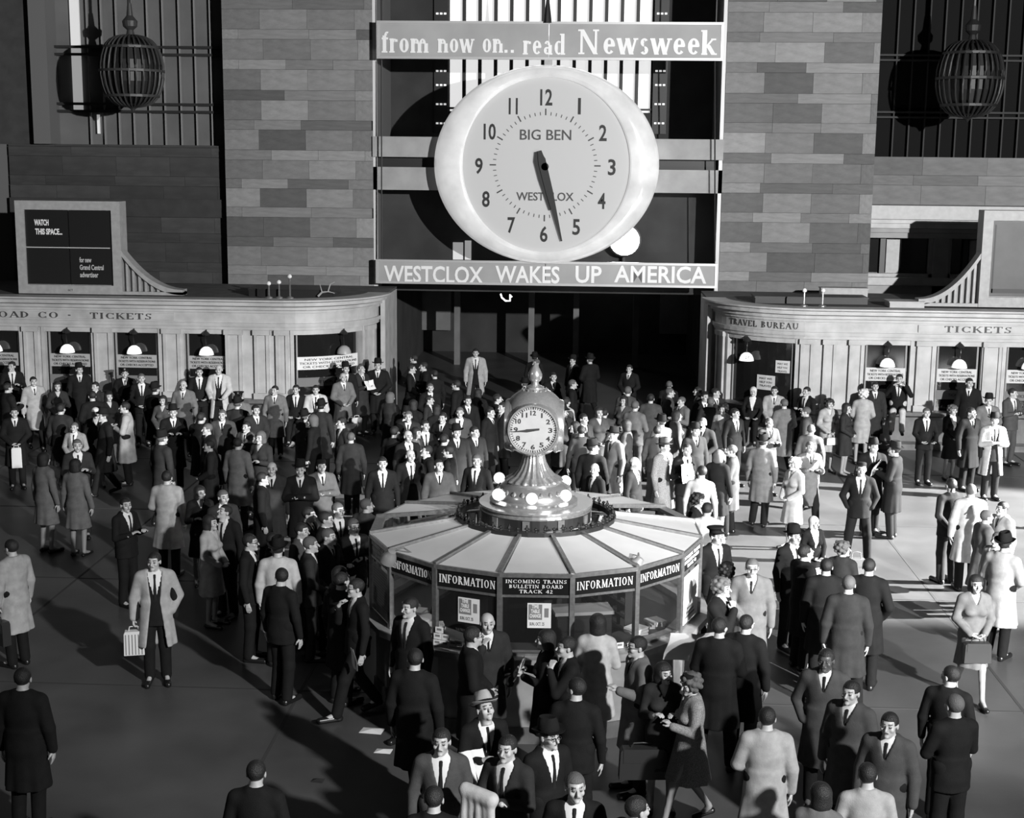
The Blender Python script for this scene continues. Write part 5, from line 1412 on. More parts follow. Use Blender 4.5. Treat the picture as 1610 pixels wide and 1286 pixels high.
put(None, 487, 843, 1.75, 100, 'S', 'd', A_C, S_, 'short', 0, 'grey-haired man in charcoal suit, nearest of the left queue', hairc='grey')
put('q2', 510, 835, 1.76, 60, 'O', 'k', ('hold', 'down'), S_, 'short', 10, 'grey-haired man in black overcoat and bright white shirt in the left queue', hairc='grey')
put(None, 484, 797, 1.74, 75, 'O', 'k', A_D, S_, 'short', 5, 'dark-coated man at the far end of the left queue, face in profile')
put(None, 511, 804, 1.78, 80, 'S', 'k', A_D, S_, 'short', 5, 'tall black-haired man in profile in the middle of the left queue')
put(None, 473, 822, 1.74, 70, 'S', 'm', A_D, S_, 'short', 0, 'dark-haired man in grey jacket behind the grey-haired man in the left queue')
put(None, 555, 815, 1.76, 35, 'S', 'k', A_X, S_, 'short', 5, 'brightly lit man in dark suit and spectacles against the left booth side', extra='G', hairc='fair')
put(None, 531, 790, 1.74, 30, 'S', 'k', A_D, S_, 'short', 20, 'fair-headed man in dark suit half hidden behind the left queue', hairc='fair')
put(None, 576, 784, 1.70, 150, 'S', 'm', A_D, S_, 'short', -40, 'fair-haired man close to the back left corner of the booth', hairc='fair')
put(None, 427, 726, 1.78, 5, 'O', 'd', A_D, S_, 'bald', 0, 'balding man in long charcoal overcoat standing square to the camera')
put(None, 472, 722, 1.76, 5, 'O', 'k', A_X, S_, 'short', 0, 'man in black hat and black coat with folded arms', hat=F_('k'))
put(None, 504, 718, 1.74, 25, 'T', 'g', A_X, S_, 'short', -5, 'man in grey raincoat and dark beret with folded arms', hat=('pill', 'k'))
put(None, 374, 688, 1.74, 160, 'T', 'g', A_D, S_, 'short', 0, 'blurred man in short grey coat walking away, left of the balding man')
put(None, 412, 1004 - 262, 1.70, 100, 'O', 'k', A_D, S_, 'short', 0, 'dark-coated man half hidden behind the balding man')
put(None, 350, 770, 1.72, 30, 'S', 'd', A_D, S_, 'short', 10, 'man in charcoal suit behind the bending man', hairc='grey')
put(None, 425, 842, 1.70, 90, 'S', 'k', A_D, S_, 'short', 0, 'short dark man squeezed between the spectacled man and the black hat')
put(None, 196, 782, 1.70, 60, 'S', 'k', A_H, S_, 'short', -20, 'man in dark suit holding folded white papers, alone at left')
# ---- behind the booth, left
put(None, 623, 672, 1.76, 150, 'S', 'k', A_D, S_, 'short', 0, 'dark-haired man with white collar seen from behind, behind the booth')
put(None, 638, 674, 1.76, 30, 'S', 'k', A_D, S_, 'bald', 0, 'bald-headed man with brightly lit face behind the booth')
put(None, 645, 706, 1.76, 15, 'S', 'k', A_D, S_, 'bald', 10, 'balding man in black suit and open white shirt above the booth roof')
put(None, 601, 718, 1.74, 10, 'S', 'k', A_D, S_, 'short', 0, 'dark-suited man with white collar left of the balding man above the roof')
put(None, 654, 672, 1.68, 60, 'D', 'g', A_D, S_, 'bob', 0, 'dark-haired woman in striped light collar behind the booth')
put(None, 642, 646, 1.72, 0, 'O', 'd', A_D, S_, 'short', 0, 'blurred fair man at the back of the group behind the booth', hairc='fair')
put(None, 668, 660, 1.74, 20, 'S', 'k', A_D, S_, 'short', 20, 'black-haired man facing right in the group behind the booth')
put(None, 690, 722, 1.72, 10, 'O', 'm', A_D, S_, 'short', 15, 'man in dark grey coat looking down just above the booth roof panels', pitch=-15)
put(None, 750, 714, 1.74, -20, 'S', 'k', A_D, S_, 'short', 20, 'fair-haired man in dark jacket beside the globe lamps', hairc='fair')
put(None, 698, 682, 1.72, 150, 'S', 'k', A_D, S_, 'short', 0, 'young man in dark navy top with white-edged collar seen from behind')
put(None, 706, 700, 1.72, -100, 'S', 'k', A_D, S_, 'short', 0, 'second young man in dark navy top facing the other')
put(None, 721, 664, 1.74, 20, 'O', 'k', A_D, S_, 'short', 0, 'man in black hat with lit cheek left of the ball clock', hat=F_('k'))
put(None, 742, 672, 1.70, 30, 'O', 'k', A_D, S_, 'short', 20, 'dark-haired man with lit profile touching the ball clock on its left')
put(None, 723, 640, 1.72, 0, 'S', 'm', A_D, S_, 'short', 0, 'blurred fair-haired man behind the black hat left of the ball clock', hairc='fair')
put(None, 672, 700, 1.68, -70, 'O', 'k', A_D, S_, 'short', 0, 'stooping dark-haired figure in the middle of the group behind the booth', pitch=-15)
put(None, 748, 548, 1.78, 0, 'P', 'l', A_D, S_, 'short', 0, 'tall blurred man in open pale coat striding out of the passage')
put(None, 735, 622, 1.70, 20, 'O', 'k', A_D, S_, 'short', 0, 'dark-coated man with lit face below the striding pale coat')
put(None, 770, 640, 1.70, 60, 'O', 'k', A_D, S_, 'short', 0, 'dark-coated man just left of the ball clock top')
# ---- behind the booth, right
put(None, 890, 624, 1.70, 140, 'T', 'w', ('hold', 'down'), S_, 'short', 0, 'dark-haired figure in white coat leaning right of the ball clock', extra='f')
put(None, 917, 650, 1.72, 40, 'O', 'd', A_D, S_, 'short', 0, 'man in charcoal coat right of the white coat by the ball clock')
put(None, 932, 690, 1.76, 160, 'O', 'k', A_D, S_, 'short', -60, 'broad man in black coat and dark hat behind the booth on the right', hat=F_('k'))
put(None, 936, 728, 1.70, -60, 'S', 'k', A_D, S_, 'bald', 40, 'bald man with white collar close over the back edge of the booth roof')
put(None, 997, 718, 1.74, 60, 'S', 'k', A_D, S_, 'bald', 0, 'grey-templed man in black suit leaning right, behind the booth', tilt=0, hairc='grey')
put(None, 1044, 688, 1.76, 50, 'T', 't', A_D, S_, 'short', 0, 'man in grey trench coat and dark hat right behind the booth', hat=F_('m'))
put('papers', 1080, 697, 1.76, 10, 'S', 'k', ('down', 'hold'), S_, 'short', 0, 'man in black suit, white shirt and tie holding a grey paper')
put(None, 1093, 664, 1.72, 20, 'O', 'd', A_D, S_, 'short', 0, 'blurred man in dark hat and pale scarf behind the paper holder', hat=F_('k'))
put(None, 1103, 732, 1.74, 160, 'J', 'w', A_D, S_, 'short', 40, 'dark-haired man in white shirt seen from behind right of the booth', tone2='m')
put(None, 1130, 708, 1.68, 150, 'D', 'k', A_D, S_, 'bob', 0, 'light-haired woman in black coat with bare calves seen from behind', hairc='fair')
put(None, 1097, 776, 1.66, 60, 'D', 'k', A_D, S_, 'curly', 0, 'curly dark-haired woman at the right edge of the booth roof')
put(None, 1112, 790, 1.68, 170, 'J', 'w', A_D, S_, 'short', 0, 'dark-haired man in white shirt between the roof edge and the policeman', tone2='m')
put('cop', 1126, 824, 1.76, 25, 'S', 'k', A_D, S_, 'short', 10, 'uniformed policeman in peaked cap beside the right side of the booth', hat=('cap', 'k'))
put('phone', 1118, 907, 1.76, 60, 'O', 'k', ('down', 'chin'), S_, 'curly', 0, 'grey curly-haired man in black coat with hand at his face, right of booth', hairc='grey')
put(None, 1130, 880, 1.6, 170, 'D', 'k', A_D, S_, 'curly', 0, 'short woman in black coat and black feathered hat behind the curly-haired man', hat=('pill', 'k'))
put('reader', 1133, 970, 1.78, 165, 'O', 'k', ('hold', 'hold'), 'wd', 'short', -20, 'large man in black overcoat seen from behind reading a big white newspaper')
put(None, 1172, 968, 1.72, 150, 'O', 'k', A_D, S_, 'short', 0, 'smaller dark-haired man in black coat right of the newspaper reader')
put('briefman', 1004, 1000, 1.78, -75, 'O', 'g', ('hold', 'down'), 'st', 'short', 0, 'man in grey overcoat and spectacles with white scarf facing left at the booth', extra='G')
put('whitecoat', 935, 962, 1.72, 170, 'D', 'w', A_H, 'ct', 'bob', 20, 'dark-haired woman in bright white coat leaning on the booth shelf')
put(None, 893, 1001, 1.74, -80, 'S', 'k', ('chin', 'down'), S_, 'short', 0, 'man in black suit facing left with raised hand, front of the booth')
put('bobread', 860, 991, 1.66, -95, 'D', 'k', A_H, S_, 'bob', 0, 'woman with smooth black bob in black coat reading at the booth shelf')
put(None, 771, 957, 1.74, 10, 'O', 'd', ('down', 'chin'), S_, 'bald', 0, 'bald man with his hand to his cheek leaning back on the booth')
put(None, 742, 985, 1.76, 95, 'O', 'k', A_C, 'wd', 'short', 20, 'man in black coat and spectacles peering right, against the booth front', extra='G')
put('backsuit', 906, 1066, 1.76, 170, 'S', 'k', A_D, S_, 'short', 50, 'dark-haired man in black suit with white collar, back turned, below the booth')
put(None, 862, 1128, 1.76, 35, 'S', 'k', A_D, S_, 'short', 10, 'man in black suit and dark hat with spectacles near the lower centre', extra='G', hat=F_('k'))
put('fedora', 762, 1088, 1.72, 25, 'S', 'k', ('down', 'hold'), S_, 'short', 0, 'man in pale grey fedora with dark band looking down', hat=F_('l'), pitch=-25)
put(None, 652, 1020, 1.76, 165, 'O', 'k', A_D, 'wk', 'short', 20, 'man in long black overcoat with his back turned, left below the booth')
put('tieman', 648, 938, 1.78, -35, 'S', 'k', A_D, S_, 'short', -10, 'dark-haired man in black suit, white shirt and tie at the booth left front')
put(None, 694, 1145, 1.76, 0, 'S', 'm', A_D, S_, 'short', -5, 'young man in dark grey suit and tie facing the camera at the bottom')
put('coatman', 799, 1156, 1.76, -30, 'S', 'd', ('cross', 'cross'), S_, 'short', 5, 'young man clutching a pale folded raincoat in his arms at the bottom')
put(None, 682, 1237, 1.70, 175, 'S', 'k', A_D, S_, 'short', 0, 'dark-haired head and shoulders at the bottom below the young man in grey')
put(None, 905, 1215, 1.78, -5, 'S', 'k', A_D, S_, 'short', 15, 'fair-haired man in black suit facing the camera at the bottom centre', hairc='fair')
put(None, 1000, 1252, 1.74, 120, 'S', 'k', A_D, S_, 'short', 0, 'dark-haired head cut off by the bottom edge right of the fair-haired man')
put('tweedlady', 1086, 1048, 1.64, -80, 'D', 't', ('hold', 'down'), 'wk', 'curly', 10, 'woman in speckled tweed coat and small black hat striding left', hat=('pill', 'k'), pitch=12, hairc='grey')
put(None, 1047, 1046, 1.62, 0, 'D', 'd', A_H, S_, 'bob', 30, 'dark-haired woman in dark patterned dress behind the tweed coat')
# ---- right middle
put(None, 1183, 878, 1.78, -10, 'O', 'g', ('down', 'clasp'), S_, 'short', 5, 'man in mid-grey overcoat and spectacles facing the camera right of the booth', extra='G', hairc='grey')
put(None, 1248, 824, 1.76, 30, 'S', 'k', A_D, S_, 'short', 0, 'man in black suit and dark hat with white collar, right of the grey overcoat', hat=F_('k'))
put(None, 1266, 856, 1.74, 110, 'O', 'k', A_H, S_, 'short', 0, 'man in black overcoat bent over a white hat held low', pitch=-15)
put('sailorbag', 1326, 852, 1.62, 150, 'D', 'd', A_D, S_, 'curly', -60, 'short grey-haired woman looking away beside a standing handbag', hairc='grey')
put(None, 1300, 878, 1.74, 175, 'O', 'k', A_D, S_, 'short', 0, 'man in black overcoat seen from behind between the two hats')
put(None, 1335, 905, 1.78, 170, 'O', 'd', A_D, 'wd', 'short', 0, 'big grey-haired man in charcoal overcoat with his back turned', hairc='grey')
put(None, 1367, 878, 1.76, 160, 'O', 'k', A_P, S_, 'short', 0, 'man in long black coat, rightmost of the dark group facing away')
put(None, 1300, 1020, 1.78, -20, 'O', 'm', ('down', 'pocket'), S_, 'short', -5, 'dark-skinned man in dark grey overcoat, white shirt and tie', extra='b')
put(None, 1340, 1070, 1.76, -40, 'O', 'm', A_D, S_, 'short', 0, 'blurred man in dark grey overcoat trailing behind the dark-skinned man')
put(None, 1400, 1120, 1.74, -30, 'T', 'm', A_D, S_, 'short', 0, 'blurred stooping man in grey raincoat at the lower right')
put(None, 1495, 1047, 1.70, 150, 'S', 'k', A_D, S_, 'short', 60, 'dark-haired man with white collar behind the silver-haired man')
put(None, 1503, 1092, 1.76, -165, 'S', 'k', A_X, S_, 'short', 0, 'silver-haired man in black suit seen from behind at the lower right', hairc='grey')
put(None, 1207, 1112, 1.72, 175, 'T', 'l', ('clasp', 'down'), S_, 'short', 0, 'man in pale belted raincoat seen from behind at the lower right of centre')
put(None, 1365, 1200, 1.72, 175, 'J', 'l', A_D, S_, 'short', 0, 'dark-haired man in pale shirt seen from behind at the bottom edge', tone2='m')
put('check', 1290, 1232, 1.62, 160, 'D', 'g', A_C, S_, 'bob', 30, 'dark-haired woman in checked dress at the bottom edge')
put('handbag', 1535, 905, 1.66, 0, 'D', 'g', A_C, 'wk', 'bob', 0, 'blurred woman in grey coat holding a dark square handbag')
put('pearl', 1250, 720, 1.66, -60, 'D', 'l', A_C, S_, 'curly', 0, 'fair-haired woman in pale belted coat in profile on the lit floor', hairc='white')
put('whitechild', 1280, 812, 1.45, 20, 'K', 'k', A_C, S_, 'scarf', 10, 'small figure in white headscarf and dark jacket before the woman in the pale coat', tone2='l', hairc='white')
put(None, 1355, 722, 1.76, -10, 'S', 'k', A_P, 'wd', 'short', 0, 'man in black suit with hands in pockets standing on the lit floor', hat=('pill', 'k'))
put(None, 1377, 690, 1.76, 0, 'O', 'k', A_D, S_, 'short', 10, 'man in black hat and coat left of the paper reader on the lit floor', hat=F_('k'))
put('whitepap', 1405, 691, 1.76, -120, 'O', 'k', A_H, S_, 'short', 0, 'man in black hat and long dark coat reading a white paper', hat=F_('k'))
put(None, 1498, 753, 1.76, -165, 'S', 'd', A_B, S_, 'short', 0, 'man in dark jacket and striped trousers standing alone at right', tone2='d')
put(None, 1526, 760, 1.76, 175, 'T', 'w', A_D, S_, 'short', 0, 'blurred figure in long white coat directly right of the lone dark man', hairc='fair')
# ---- far right, at the counter
put('purse', 1304, 627, 1.66, 10, 'D', 'l', A_C, S_, 'curly', 5, 'young woman in short pale coat carrying a small white handbag')
put(None, 1358, 612, 1.74, 170, 'D', 'l', A_C, S_, 'curly', 0, 'tall white-haired woman in long pale coat seen from behind', hairc='white')
put(None, 1331, 634, 1.62, 60, 'D', 'd', A_C, S_, 'bob', -10, 'woman in dark coat between the two pale coats at right')
put(None, 1270, 588, 1.74, -50, 'S', 'k', A_H, 'si', 'short', 0, 'dark man bent over his camera by the TRAVEL BUREAU window', seat=.6)
put(None, 1219, 582, 1.74, -10, 'T', 'l', A_L, 'si', 'short', 0, 'man in pale trench coat sitting on the ledge under the TRAVEL BUREAU window', seat=.6)
put(None, 1186, 575, 1.68, -15, 'S', 'k', A_L, 'si', 'scarf', 0, 'seated figure in white headgear and black coat beside the trench coat', seat=.6, extra='f', hairc='white')
put(None, 1414, 597, 1.74, -15, 'S', 'k', ('camera', 'camera'), 'si', 'short', 0, 'man with raised camera and white trousers sitting on the right counter sill', seat=.92, y=33.66, tone2='w')
put(None, 1376, 600, 1.72, 0, 'O', 'd', A_D, S_, 'short', 0, 'man in dark coat standing at the first right ticket window')
put(None, 1457, 641, 1.66, 0, 'S', 'k', A_L, S_, 'short', 0, 'dark-suited man at the foot of the right counter, hands before him', hairc='grey')
put(None, 1498, 637, 1.64, 20, 'K', 'k', A_L, S_, 'curly', 0, 'woman with big fair curls in dark suit before the right counter', hairc='fair', group=None)
put(None, 1525, 592, 1.76, -20, 'O', 'k', A_D, S_, 'short', 25, 'man in black overcoat with lit face under the right TICKETS letters')
put(None, 1527, 640, 1.78, 20, 'O', 'k', A_D, S_, 'short', 20, 'tall man in long black overcoat and white scarf before the lit floor')
put('foldarm', 1564, 648, 1.76, 0, 'P', 'l', A_X, S_, 'short', -15, 'man with folded arms in pale open coat over dark trousers at right', hat=F_('k'))
put(None, 1555, 618, 1.76, 0, 'O', 'g', A_C, S_, 'short', -20, 'man in dark hat and light coat behind the folded-arms man', hat=F_('k'))
put(None, 1592, 610, 1.78, 30, 'S', 'm', A_X, S_, 'short', 20, 'man in dark grey jacket with crossed arms at the right edge')
put(None, 1125, 610, 1.70, 30, 'O', 'd', A_D, S_, 'short', 30, 'man in dark coat with lit face near the right passage corner')
put(None, 1108, 612, 1.72, 10, 'O', 'k', A_D, S_, 'short', 20, 'dark-capped man with bright face before the right passage corner', hat=('pill', 'k'))
put(None, 1153, 640, 1.68, 30, 'S', 'k', A_D, S_, 'short', 20, 'man with light collar left of the TRAVEL BUREAU ledge')
put(None, 1140, 636, 1.70, -30, 'K', 'l', A_D, S_, 'curly', 0, 'woman in pale suit left of the TRAVEL BUREAU ledge')
# ---- far left, at the counter
put(None, 18, 568, 1.74, 20, 'S', 'k', A_H, S_, 'short', -30, 'man in dark suit and loose tie looking down at the far left window')
put(None, 52, 592, 1.72, 30, 'O', 'l', A_D, 'wk', 'short', 0, 'blurred man in long pale coat walking at the far left')
put(None, 90, 600, 1.66, 20, 'D', 'd', A_C, S_, 'bob', 0, 'woman in dark coat with light gloves at the left counter')
put('tallhat', 124, 570, 1.78, 20, 'O', 'k', A_D, S_, 'short', 20, 'tall man in black hat and long black overcoat at the left counter', hat=F_('k'))
put(None, 150, 600, 1.68, -20, 'O', 'd', A_D, S_, 'short', 0, 'faint dark-coated man right of the tall black hat')
put(None, 196, 576, 1.74, 10, 'O', 'k', A_C, S_, 'short', 5, 'man in peaked dark cap and black coat under the second lamp', hat=('cap', 'k'))
put(None, 222, 587, 1.74, 15, 'S', 'k', A_C, S_, 'short', 5, 'fair man in open black coat with light tie at the left counter', hairc='fair')
put(None, 170, 612, 1.64, 40, 'D', 'k', A_C, S_, 'bob', 0, 'woman in black hat and black coat with white glove', hat=('pill', 'k'))
put(None, 288, 598, 1.74, 0, 'T', 'g', A_D, S_, 'bald', 0, 'bald man in light grey jacket standing upright at the left counter')
put('boy', 117, 664, 1.52, -5, 'S', 't', A_C, S_, 'short', 0, 'boy in light tweed suit with both hands before him', hairc='fair')
put('whitescarf', 150, 641, 1.66, 15, 'D', 'd', A_C, S_, 'scarf', 10, 'woman in white headscarf carrying a white bundle', hairc='white')
put(None, 197, 632, 1.76, -80, 'T', 'l', A_X, S_, 'short', 0, 'dark-haired man in pale trench coat facing left at the left side')
put(None, 313, 577, 1.72, 10, 'S', 'k', A_L, S_, 'short', 10, 'man in dark jacket left of the white jacket under the third lamp')
put(None, 344, 573, 1.74, 0, 'P', 'w', A_L, S_, 'bald', 0, 'bald man in white jacket and black tie under the third lamp')
put(None, 375, 613, 1.70, 5, 'T', 'g', A_C, S_, 'short', 0, 'man in dark cap and light jacket in front of the left counter pilasters', hat=('cap', 'k'))
put(None, 256, 622, 1.62, 0, 'D', 'm', A_C, S_, 'bob', 0, 'woman with pale skirt bag in the dim crowd left of the grey jacket')
put(None, 465, 577, 1.74, 0, 'S', 'k', A_L, 'si', 'short', -5, 'man in black suit and light shirt sitting on the pale ledge', seat=.56)
put('rolled', 496, 574, 1.74, 5, 'P', 'w', A_L, 'si', 'short', 0, 'man in white coat sitting on the pale ledge with a rolled paper', seat=.56)
put('trench', 539, 586, 1.72, 25, 'T', 'g', A_C, S_, 'bald', 0, 'man in light grey trench coat holding a newspaper bag by the pale ledge')
put(None, 543, 560, 1.76, 20, 'O', 'k', A_D, S_, 'short', 10, 'man in black hat at the end of the curved left counter', hat=F_('k'))
put('leftread', 567, 573, 1.70, 50, 'O', 'd', A_H, S_, 'short', 0, 'grey-haired man reading a white booklet by the passage', pitch=-20, hairc='grey')
put(None, 594, 554, 1.78, 0, 'O', 'k', A_C, S_, 'short', 0, 'tall man in dark hat, coat and tie beside the left passage frame', hat=F_('k'))
put(None, 432, 606, 1.66, 0, 'O', 'g', A_D, S_, 'short', -20, 'stooping man in grey coat left of the pale ledge')
put('whitebag', 22, 640, 1.70, 20, 'O', 'k', A_C, S_, 'short', 0, 'man in black coat with a white bag low at the far left')
put(None, 68, 712, 1.76, 150, 'D', 'g', A_D, S_, 'bob', 0, 'blurred woman in long grey coat, left of the pair walking away')
put(None, 118, 722, 1.70, 170, 'D', 'g', A_D, S_, 'bob', 0, 'blurred woman in grey coat, right of the pair walking away')
# ---- dim blurred crowd: individuals the photograph barely separates
rg = random.Random(11)
def near(x, y, d):
    return any((x - q[1]) ** 2 + (y - q[2]) ** 2 < d * d for q in QUEUE) or ((x - bx) ** 2 + (y - by) ** 2 < 2.6 ** 2)
def crowd(n, x0, x1, y0, y1, tones, label, group, dmin=.55, outs='OOSDT', ymax=99):
    k = 0; tries = 0
    while k < n and tries < 900:
        tries += 1
        h = rg.uniform(1.6, 1.78); g = at(rg.uniform(x0, x1), rg.uniform(y0, y1), h)
        if near(g.x, g.y, dmin) or g.y > ymax: continue
        o = rg.choice(outs); fem = o == 'D'
        if g.y > ylimit(g.x): continue
        QUEUE.append([None, g.x, g.y, h, rg.choice((170, 200, 150, 90, -90, 20, -40)) + rg.uniform(-20, 20), o, rg.choice(tones), rg.choice((A_D, A_D, A_C, A_H)), rg.choice((S_, 'wk', 'ct')), 'bob' if fem else 'short', 0, label, dict(group=group, hairc=rg.choice(('dark', 'dark', 'grey', 'fair')), hat=F_('k') if (not fem and rg.random() < .3) else None), False])
        k += 1
crowd(14, 620, 1120, 556, 600, 'k', 'dark blurred figure in the gloom at the mouth of the passage', 'figures in the passage mouth', outs='OOS')  # all-black clothes stand in for the shade at the passage mouth
crowd(20, 880, 1130, 605, 675, 'gmdmm', 'blurred passer-by in greyish coat in the crowd right of the ball clock', 'grey crowd right of the ball clock')
crowd(10, 600, 790, 600, 650, 'kdk', 'blurred dark passer-by in the crowd left of the ball clock', 'dark crowd left of the ball clock')
crowd(14, 300, 560, 625, 700, 'mkdd', 'blurred passer-by on the dim floor before the pale ledge', 'dim crowd before the left counter')
crowd(8, 0, 300, 590, 700, 'kkd', 'blurred dark passer-by among the crowd at far left', 'dark crowd at far left')
crowd(7, 1150, 1300, 620, 700, 'gmm', 'blurred pale passer-by on the floor before the TRAVEL BUREAU ledge', 'pale crowd before the right ledge')
crowd(4, 1545, 1610, 770, 900, 'lgl', 'blurred pale passer-by at the right edge on the lit floor', 'pale blur at the right edge')
for i, (x_, y_) in enumerate(((11.6, 21.0), (12.3, 23.6), (11.4, 26.2), (12.8, 27.8), (12.2, 29.4), (13.6, 25.0), (14.0, 20.2))):  # unseen people added so their shadows stripe the lit floor
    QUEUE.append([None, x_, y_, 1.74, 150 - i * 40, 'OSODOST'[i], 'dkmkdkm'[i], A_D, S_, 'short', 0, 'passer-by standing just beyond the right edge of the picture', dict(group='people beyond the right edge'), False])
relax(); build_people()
# ---- things carried or lying about
def at_hand(p, side, key, dz=0):
    bpy.context.view_layer.update() if False else None
    s = p.scale.z; v = Vector(ARM[key][2]); v.x *= side; v *= s
    v = Matrix.Rotation(p.rotation_euler.z, 3, 'Z') @ v
    return Vector((p.location.x + v.x, p.location.y + v.y, p.location.z + v.z + dz)), p.rotation_euler.z
M_LEA = mat('dark_leather', .03, .35); M_WHB = mat('white_bag', .7, .5); M_NEWS = mat('newsprint', .62, .8, noise=.2, nscale=60)
def bag(loc, rz, w_, h_, d_, m, label, name='handbag', cat='bag', hl=.16, stripes=False):
    t = thing(name, label, cat, (loc.x, loc.y, loc.z - hl - h_ * .98), rz)
    poly = [(-w_ / 2, 0), (w_ / 2, 0), (w_ / 2 * .96, h_ * .9), (w_ / 2 * .85, h_), (-w_ / 2 * .85, h_), (-w_ / 2 * .96, h_ * .9)]
    MB().prism(poly, -d_ / 2, d_ / 2).build('body', m, t)
    if not stripes: MB().prism([(-w_ * .42, h_ * .55), (w_ * .42, h_ * .55), (w_ * .42, h_), (-w_ * .42, h_)], -d_ / 2 - .006, -d_ / 2).build('flap', m, t)
    MB().tube([(-w_ * .25, 0, h_), (-w_ * .2, 0, h_ + hl * .9), (0, 0, h_ + hl), (w_ * .2, 0, h_ + hl * .9), (w_ * .25, 0, h_)], .008, 6).build('handle', m, t)
    if stripes:
        for i in range(6): MB().box(-w_ * .42 + i * w_ * .155, -w_ * .42 + i * w_ * .155 + w_ * .05, -d_ / 2 - .003, -d_ / 2, .01, h_ * .88).build('stripe', mat('bag_stripe', .2), t)
    return t
def paper(loc, rz, w_, h_, label, name='newspaper', tilt=-25, m=None):
    t = thing(name, label, 'paper', loc, rz); sd = len(label)
    for s in (-1, 1):
        v = []; nx_, nz_ = 5, 5
        for j in range(nz_ + 1):
            for i in range(nx_ + 1):
                u = i / nx_; q = j / nz_ - .5
                v.append((s * w_ / 2 * u * (1 - .06 * abs(q)), -.10 * w_ * u * (1 - u * .6) * 1.6 - .05 * w_ * math.sin(5 * q + sd + s), h_ * q + .03 * h_ * u * math.sin(4 * u + sd)))
        n_ = len(v); v += [(x, y + .005, z) for x, y, z in v]; f = []
        for j in range(nz_):
            for i in range(nx_):
                a = j * (nx_ + 1) + i; f += [(a, a + 1, a + nx_ + 2, a + nx_ + 1), (a + n_, a + n_ + nx_ + 1, a + n_ + nx_ + 2, a + n_ + 1)]
        MB().add(v, f).build('sheet', m or M_NEWS, t, rot=(R(tilt), 0, 0), smooth=True)
    return t
l, r_ = at_hand(BY['opencoat'], -1, 'bag'); bag(l, r_, .26, .32, .1, M_WHB, 'white striped carrier bag held by the man in the open pale overcoat', 'carrier_bag', stripes=True, hl=.06)
l, r_ = at_hand(BY['edge'], 1, 'down'); bag(l, r_ + 1.4, .46, .32, .12, M_LEA, 'dark case carried by the pale raincoat at the left edge', 'briefcase', hl=.05)
g = aty(1012, 1140, BY['briefman'].location.y - .5); bag(Vector((g.x, g.y, .78)), R(5), .5, .34, .12, M_LEA, 'large black briefcase below the man in the grey overcoat', 'briefcase', hl=.05)
l, r_ = at_hand(BY['purse'], 0, 'clasp'); bag(l, r_, .24, .16, .08, M_WHB, 'small white handbag of the young woman in the short pale coat', hl=.08)
l, r_ = at_hand(BY['handbag'], 0, 'clasp'); bag(l, r_, .34, .26, .1, M_LEA, 'dark square handbag of the blurred woman in grey', hl=.06)
g = at(1345, 902, 0); bag(Vector((g.x, g.y, .12 + .26 * .98)), R(8), .34, .26, .14, mat('grey_leather', .14, .4), 'grey handbag with upright handle standing on the lit floor behind the grey-haired woman', hl=.12)
l, r_ = at_hand(BY['whitebag'], 0, 'clasp'); bag(l, r_, .2, .42, .06, M_WHB, 'tall white bag held low by the black-coated man at far left', 'carrier_bag', hl=.04)
l, r_ = at_hand(BY['trench'], 0, 'clasp', -.02); bag(l + Vector((.25, -.02, -.2)), r_, .26, .32, .05, M_NEWS, 'pale newspaper bag of the man in the light grey trench coat', 'carrier_bag', hl=.05)
l, r_ = at_hand(BY['whitescarf'], 0, 'clasp', .16); t = thing('bundle', 'round white bundle carried by the woman in the white headscarf', 'bundle', l - Vector((-.1, .02, .12)), r_)
MB().lathe([(.01, -.13), (.1, -.1), (.15, 0), (.13, .08), (.05, .13), (.02, .18)], 14).build('cloth', M_WHB, t, smooth=True); MB().lathe([(.04, .12), (.045, .135), (.04, .15)], 10).build('knot', M_WHB, t)
l, r_ = at_hand(BY['reader'], 0, 'hold'); paper(l + Vector((-.32, .10, -.02)), r_ + R(25), .62, .5, 'large white open newspaper of the man in the black overcoat', tilt=-30, m=M_PAPER)
l, r_ = at_hand(BY['papers'], -1, 'hold'); paper(l, r_ + .3, .26, .34, 'grey folded paper of the man in white shirt and tie', tilt=-15)
l, r_ = at_hand(BY['whitepap'], 0, 'hold'); paper(l, r_, .34, .3, 'white paper read by the man in black hat on the lit floor', m=M_PAPER)
l, r_ = at_hand(BY['leftread'], 0, 'hold'); paper(l, r_, .3, .24, 'white booklet of the grey-haired reader by the passage', 'booklet', m=M_PAPER)
l, r_ = at_hand(BY['bobread'], 0, 'hold'); paper(l, r_, .3, .26, 'grey leaflet read by the woman with the black bob', 'leaflet')
l, r_ = at_hand(BY['fedora'], -1, 'hold'); paper(l + Vector((-.15, -.02, -.1)), r_, .26, .34, 'white paper held by the man in the pale fedora', tilt=-40, m=M_PAPER)
l, r_ = at_hand(BY['chin'], 1, 'down'); paper(l + Vector((-.05, -.12, .1)), r_, .16, .26, 'white envelope held by the man stroking his chin', 'envelope', tilt=10, m=M_PAPER)
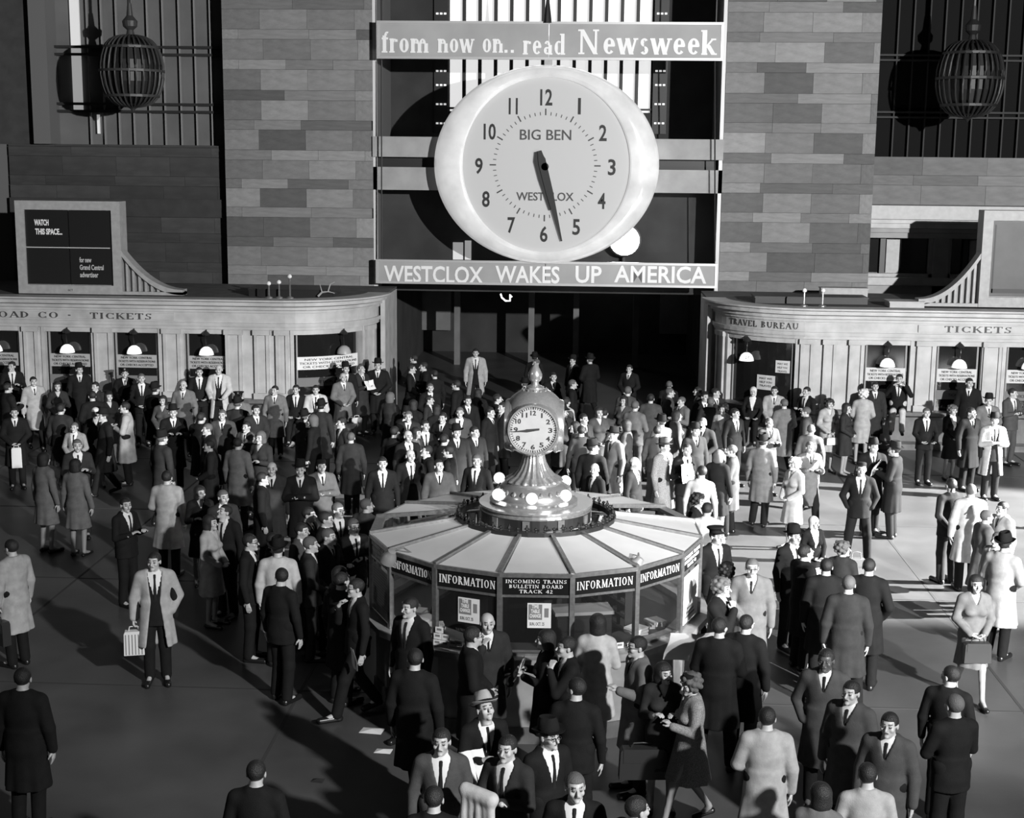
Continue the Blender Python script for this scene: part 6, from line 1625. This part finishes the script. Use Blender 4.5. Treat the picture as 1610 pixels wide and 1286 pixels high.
l, r_ = at_hand(BY['q2'], 1, 'hold', -.3); paper(l, r_, .2, .26, 'folded white paper held in the left queue', tilt=10, m=M_PAPER)
l, r_ = at_hand(BY['rolled'], 0, 'lap'); t = thing('rolled_paper', 'rolled white paper in the lap of the seated white-coated man', 'paper', l, r_); MB().tube([(0, .0, .05), (.1, -.05, -.28)], .025, 8).build('roll', M_PAPER, t); MB().tube([(.045, -.022, -.10), (.055, -.028, -.13)], .028, 8).build('band', M_INK, t)
# folded raincoat in the young man's arms
cm = BY['coatman']; l, r_ = at_hand(cm, 0, 'cross')
t = thing('folded_raincoat', 'pale folded raincoat draped over the young man\'s arms', 'coat', l + Vector((-.12, -.1, 0)), r_)
F2 = Field(grid(-.28, .3, .014), grid(-.3, .2, .014), grid(-.62, .3, .014))
F2.cap((-.17, -.06, .03), (.15, -.08, .0), .075, .08, .03)
for i, (x_, l_) in enumerate(((-.15, .42), (-.07, .5), (.01, .52), (.09, .46), (.15, .36))): F2.cap((x_, -.09, .0), (x_ * 1.15, -.11 + .02 * (i % 2), -l_), .045, .04, .035)
V_, Q_ = F2.mesh(); link(bpy.data.objects.new('coat_body', npmesh('coat_body', V_, Q_, [TONE['w']])), t)
t.scale = (.85, .85, .85); t.location.z += .10
# papers on the floor and shelf
for px, py, s_, lb in ((585, 1150, .14, 'crumpled white leaflet lying on the dark floor left of the booth'), (603, 1182, .10, 'smaller white scrap lying on the dark floor below the leaflet'), (500, 1228, .07, 'dark scrap lying on the floor near the bottom')):
    g = at(px, py, 0); t = thing('leaflet', lb, 'paper', g, R(-12))
    v = [(-s_, -s_ * .6, .004), (s_, -s_ * .55, .012), (s_ * .95, s_ * .6, .02), (-s_, s_ * .55, .006), (0, 0, .035)]
    MB().add(v + [(x, y, z - .004) for x, y, z in v], [(0, 1, 4), (1, 2, 4), (2, 3, 4), (3, 0, 4), (6, 5, 9), (7, 6, 9), (8, 7, 9), (5, 8, 9)]).build('sheet', M_PAPER if 'dark scrap' not in lb else M_LEA, t)
bpy.context.view_layer.update()
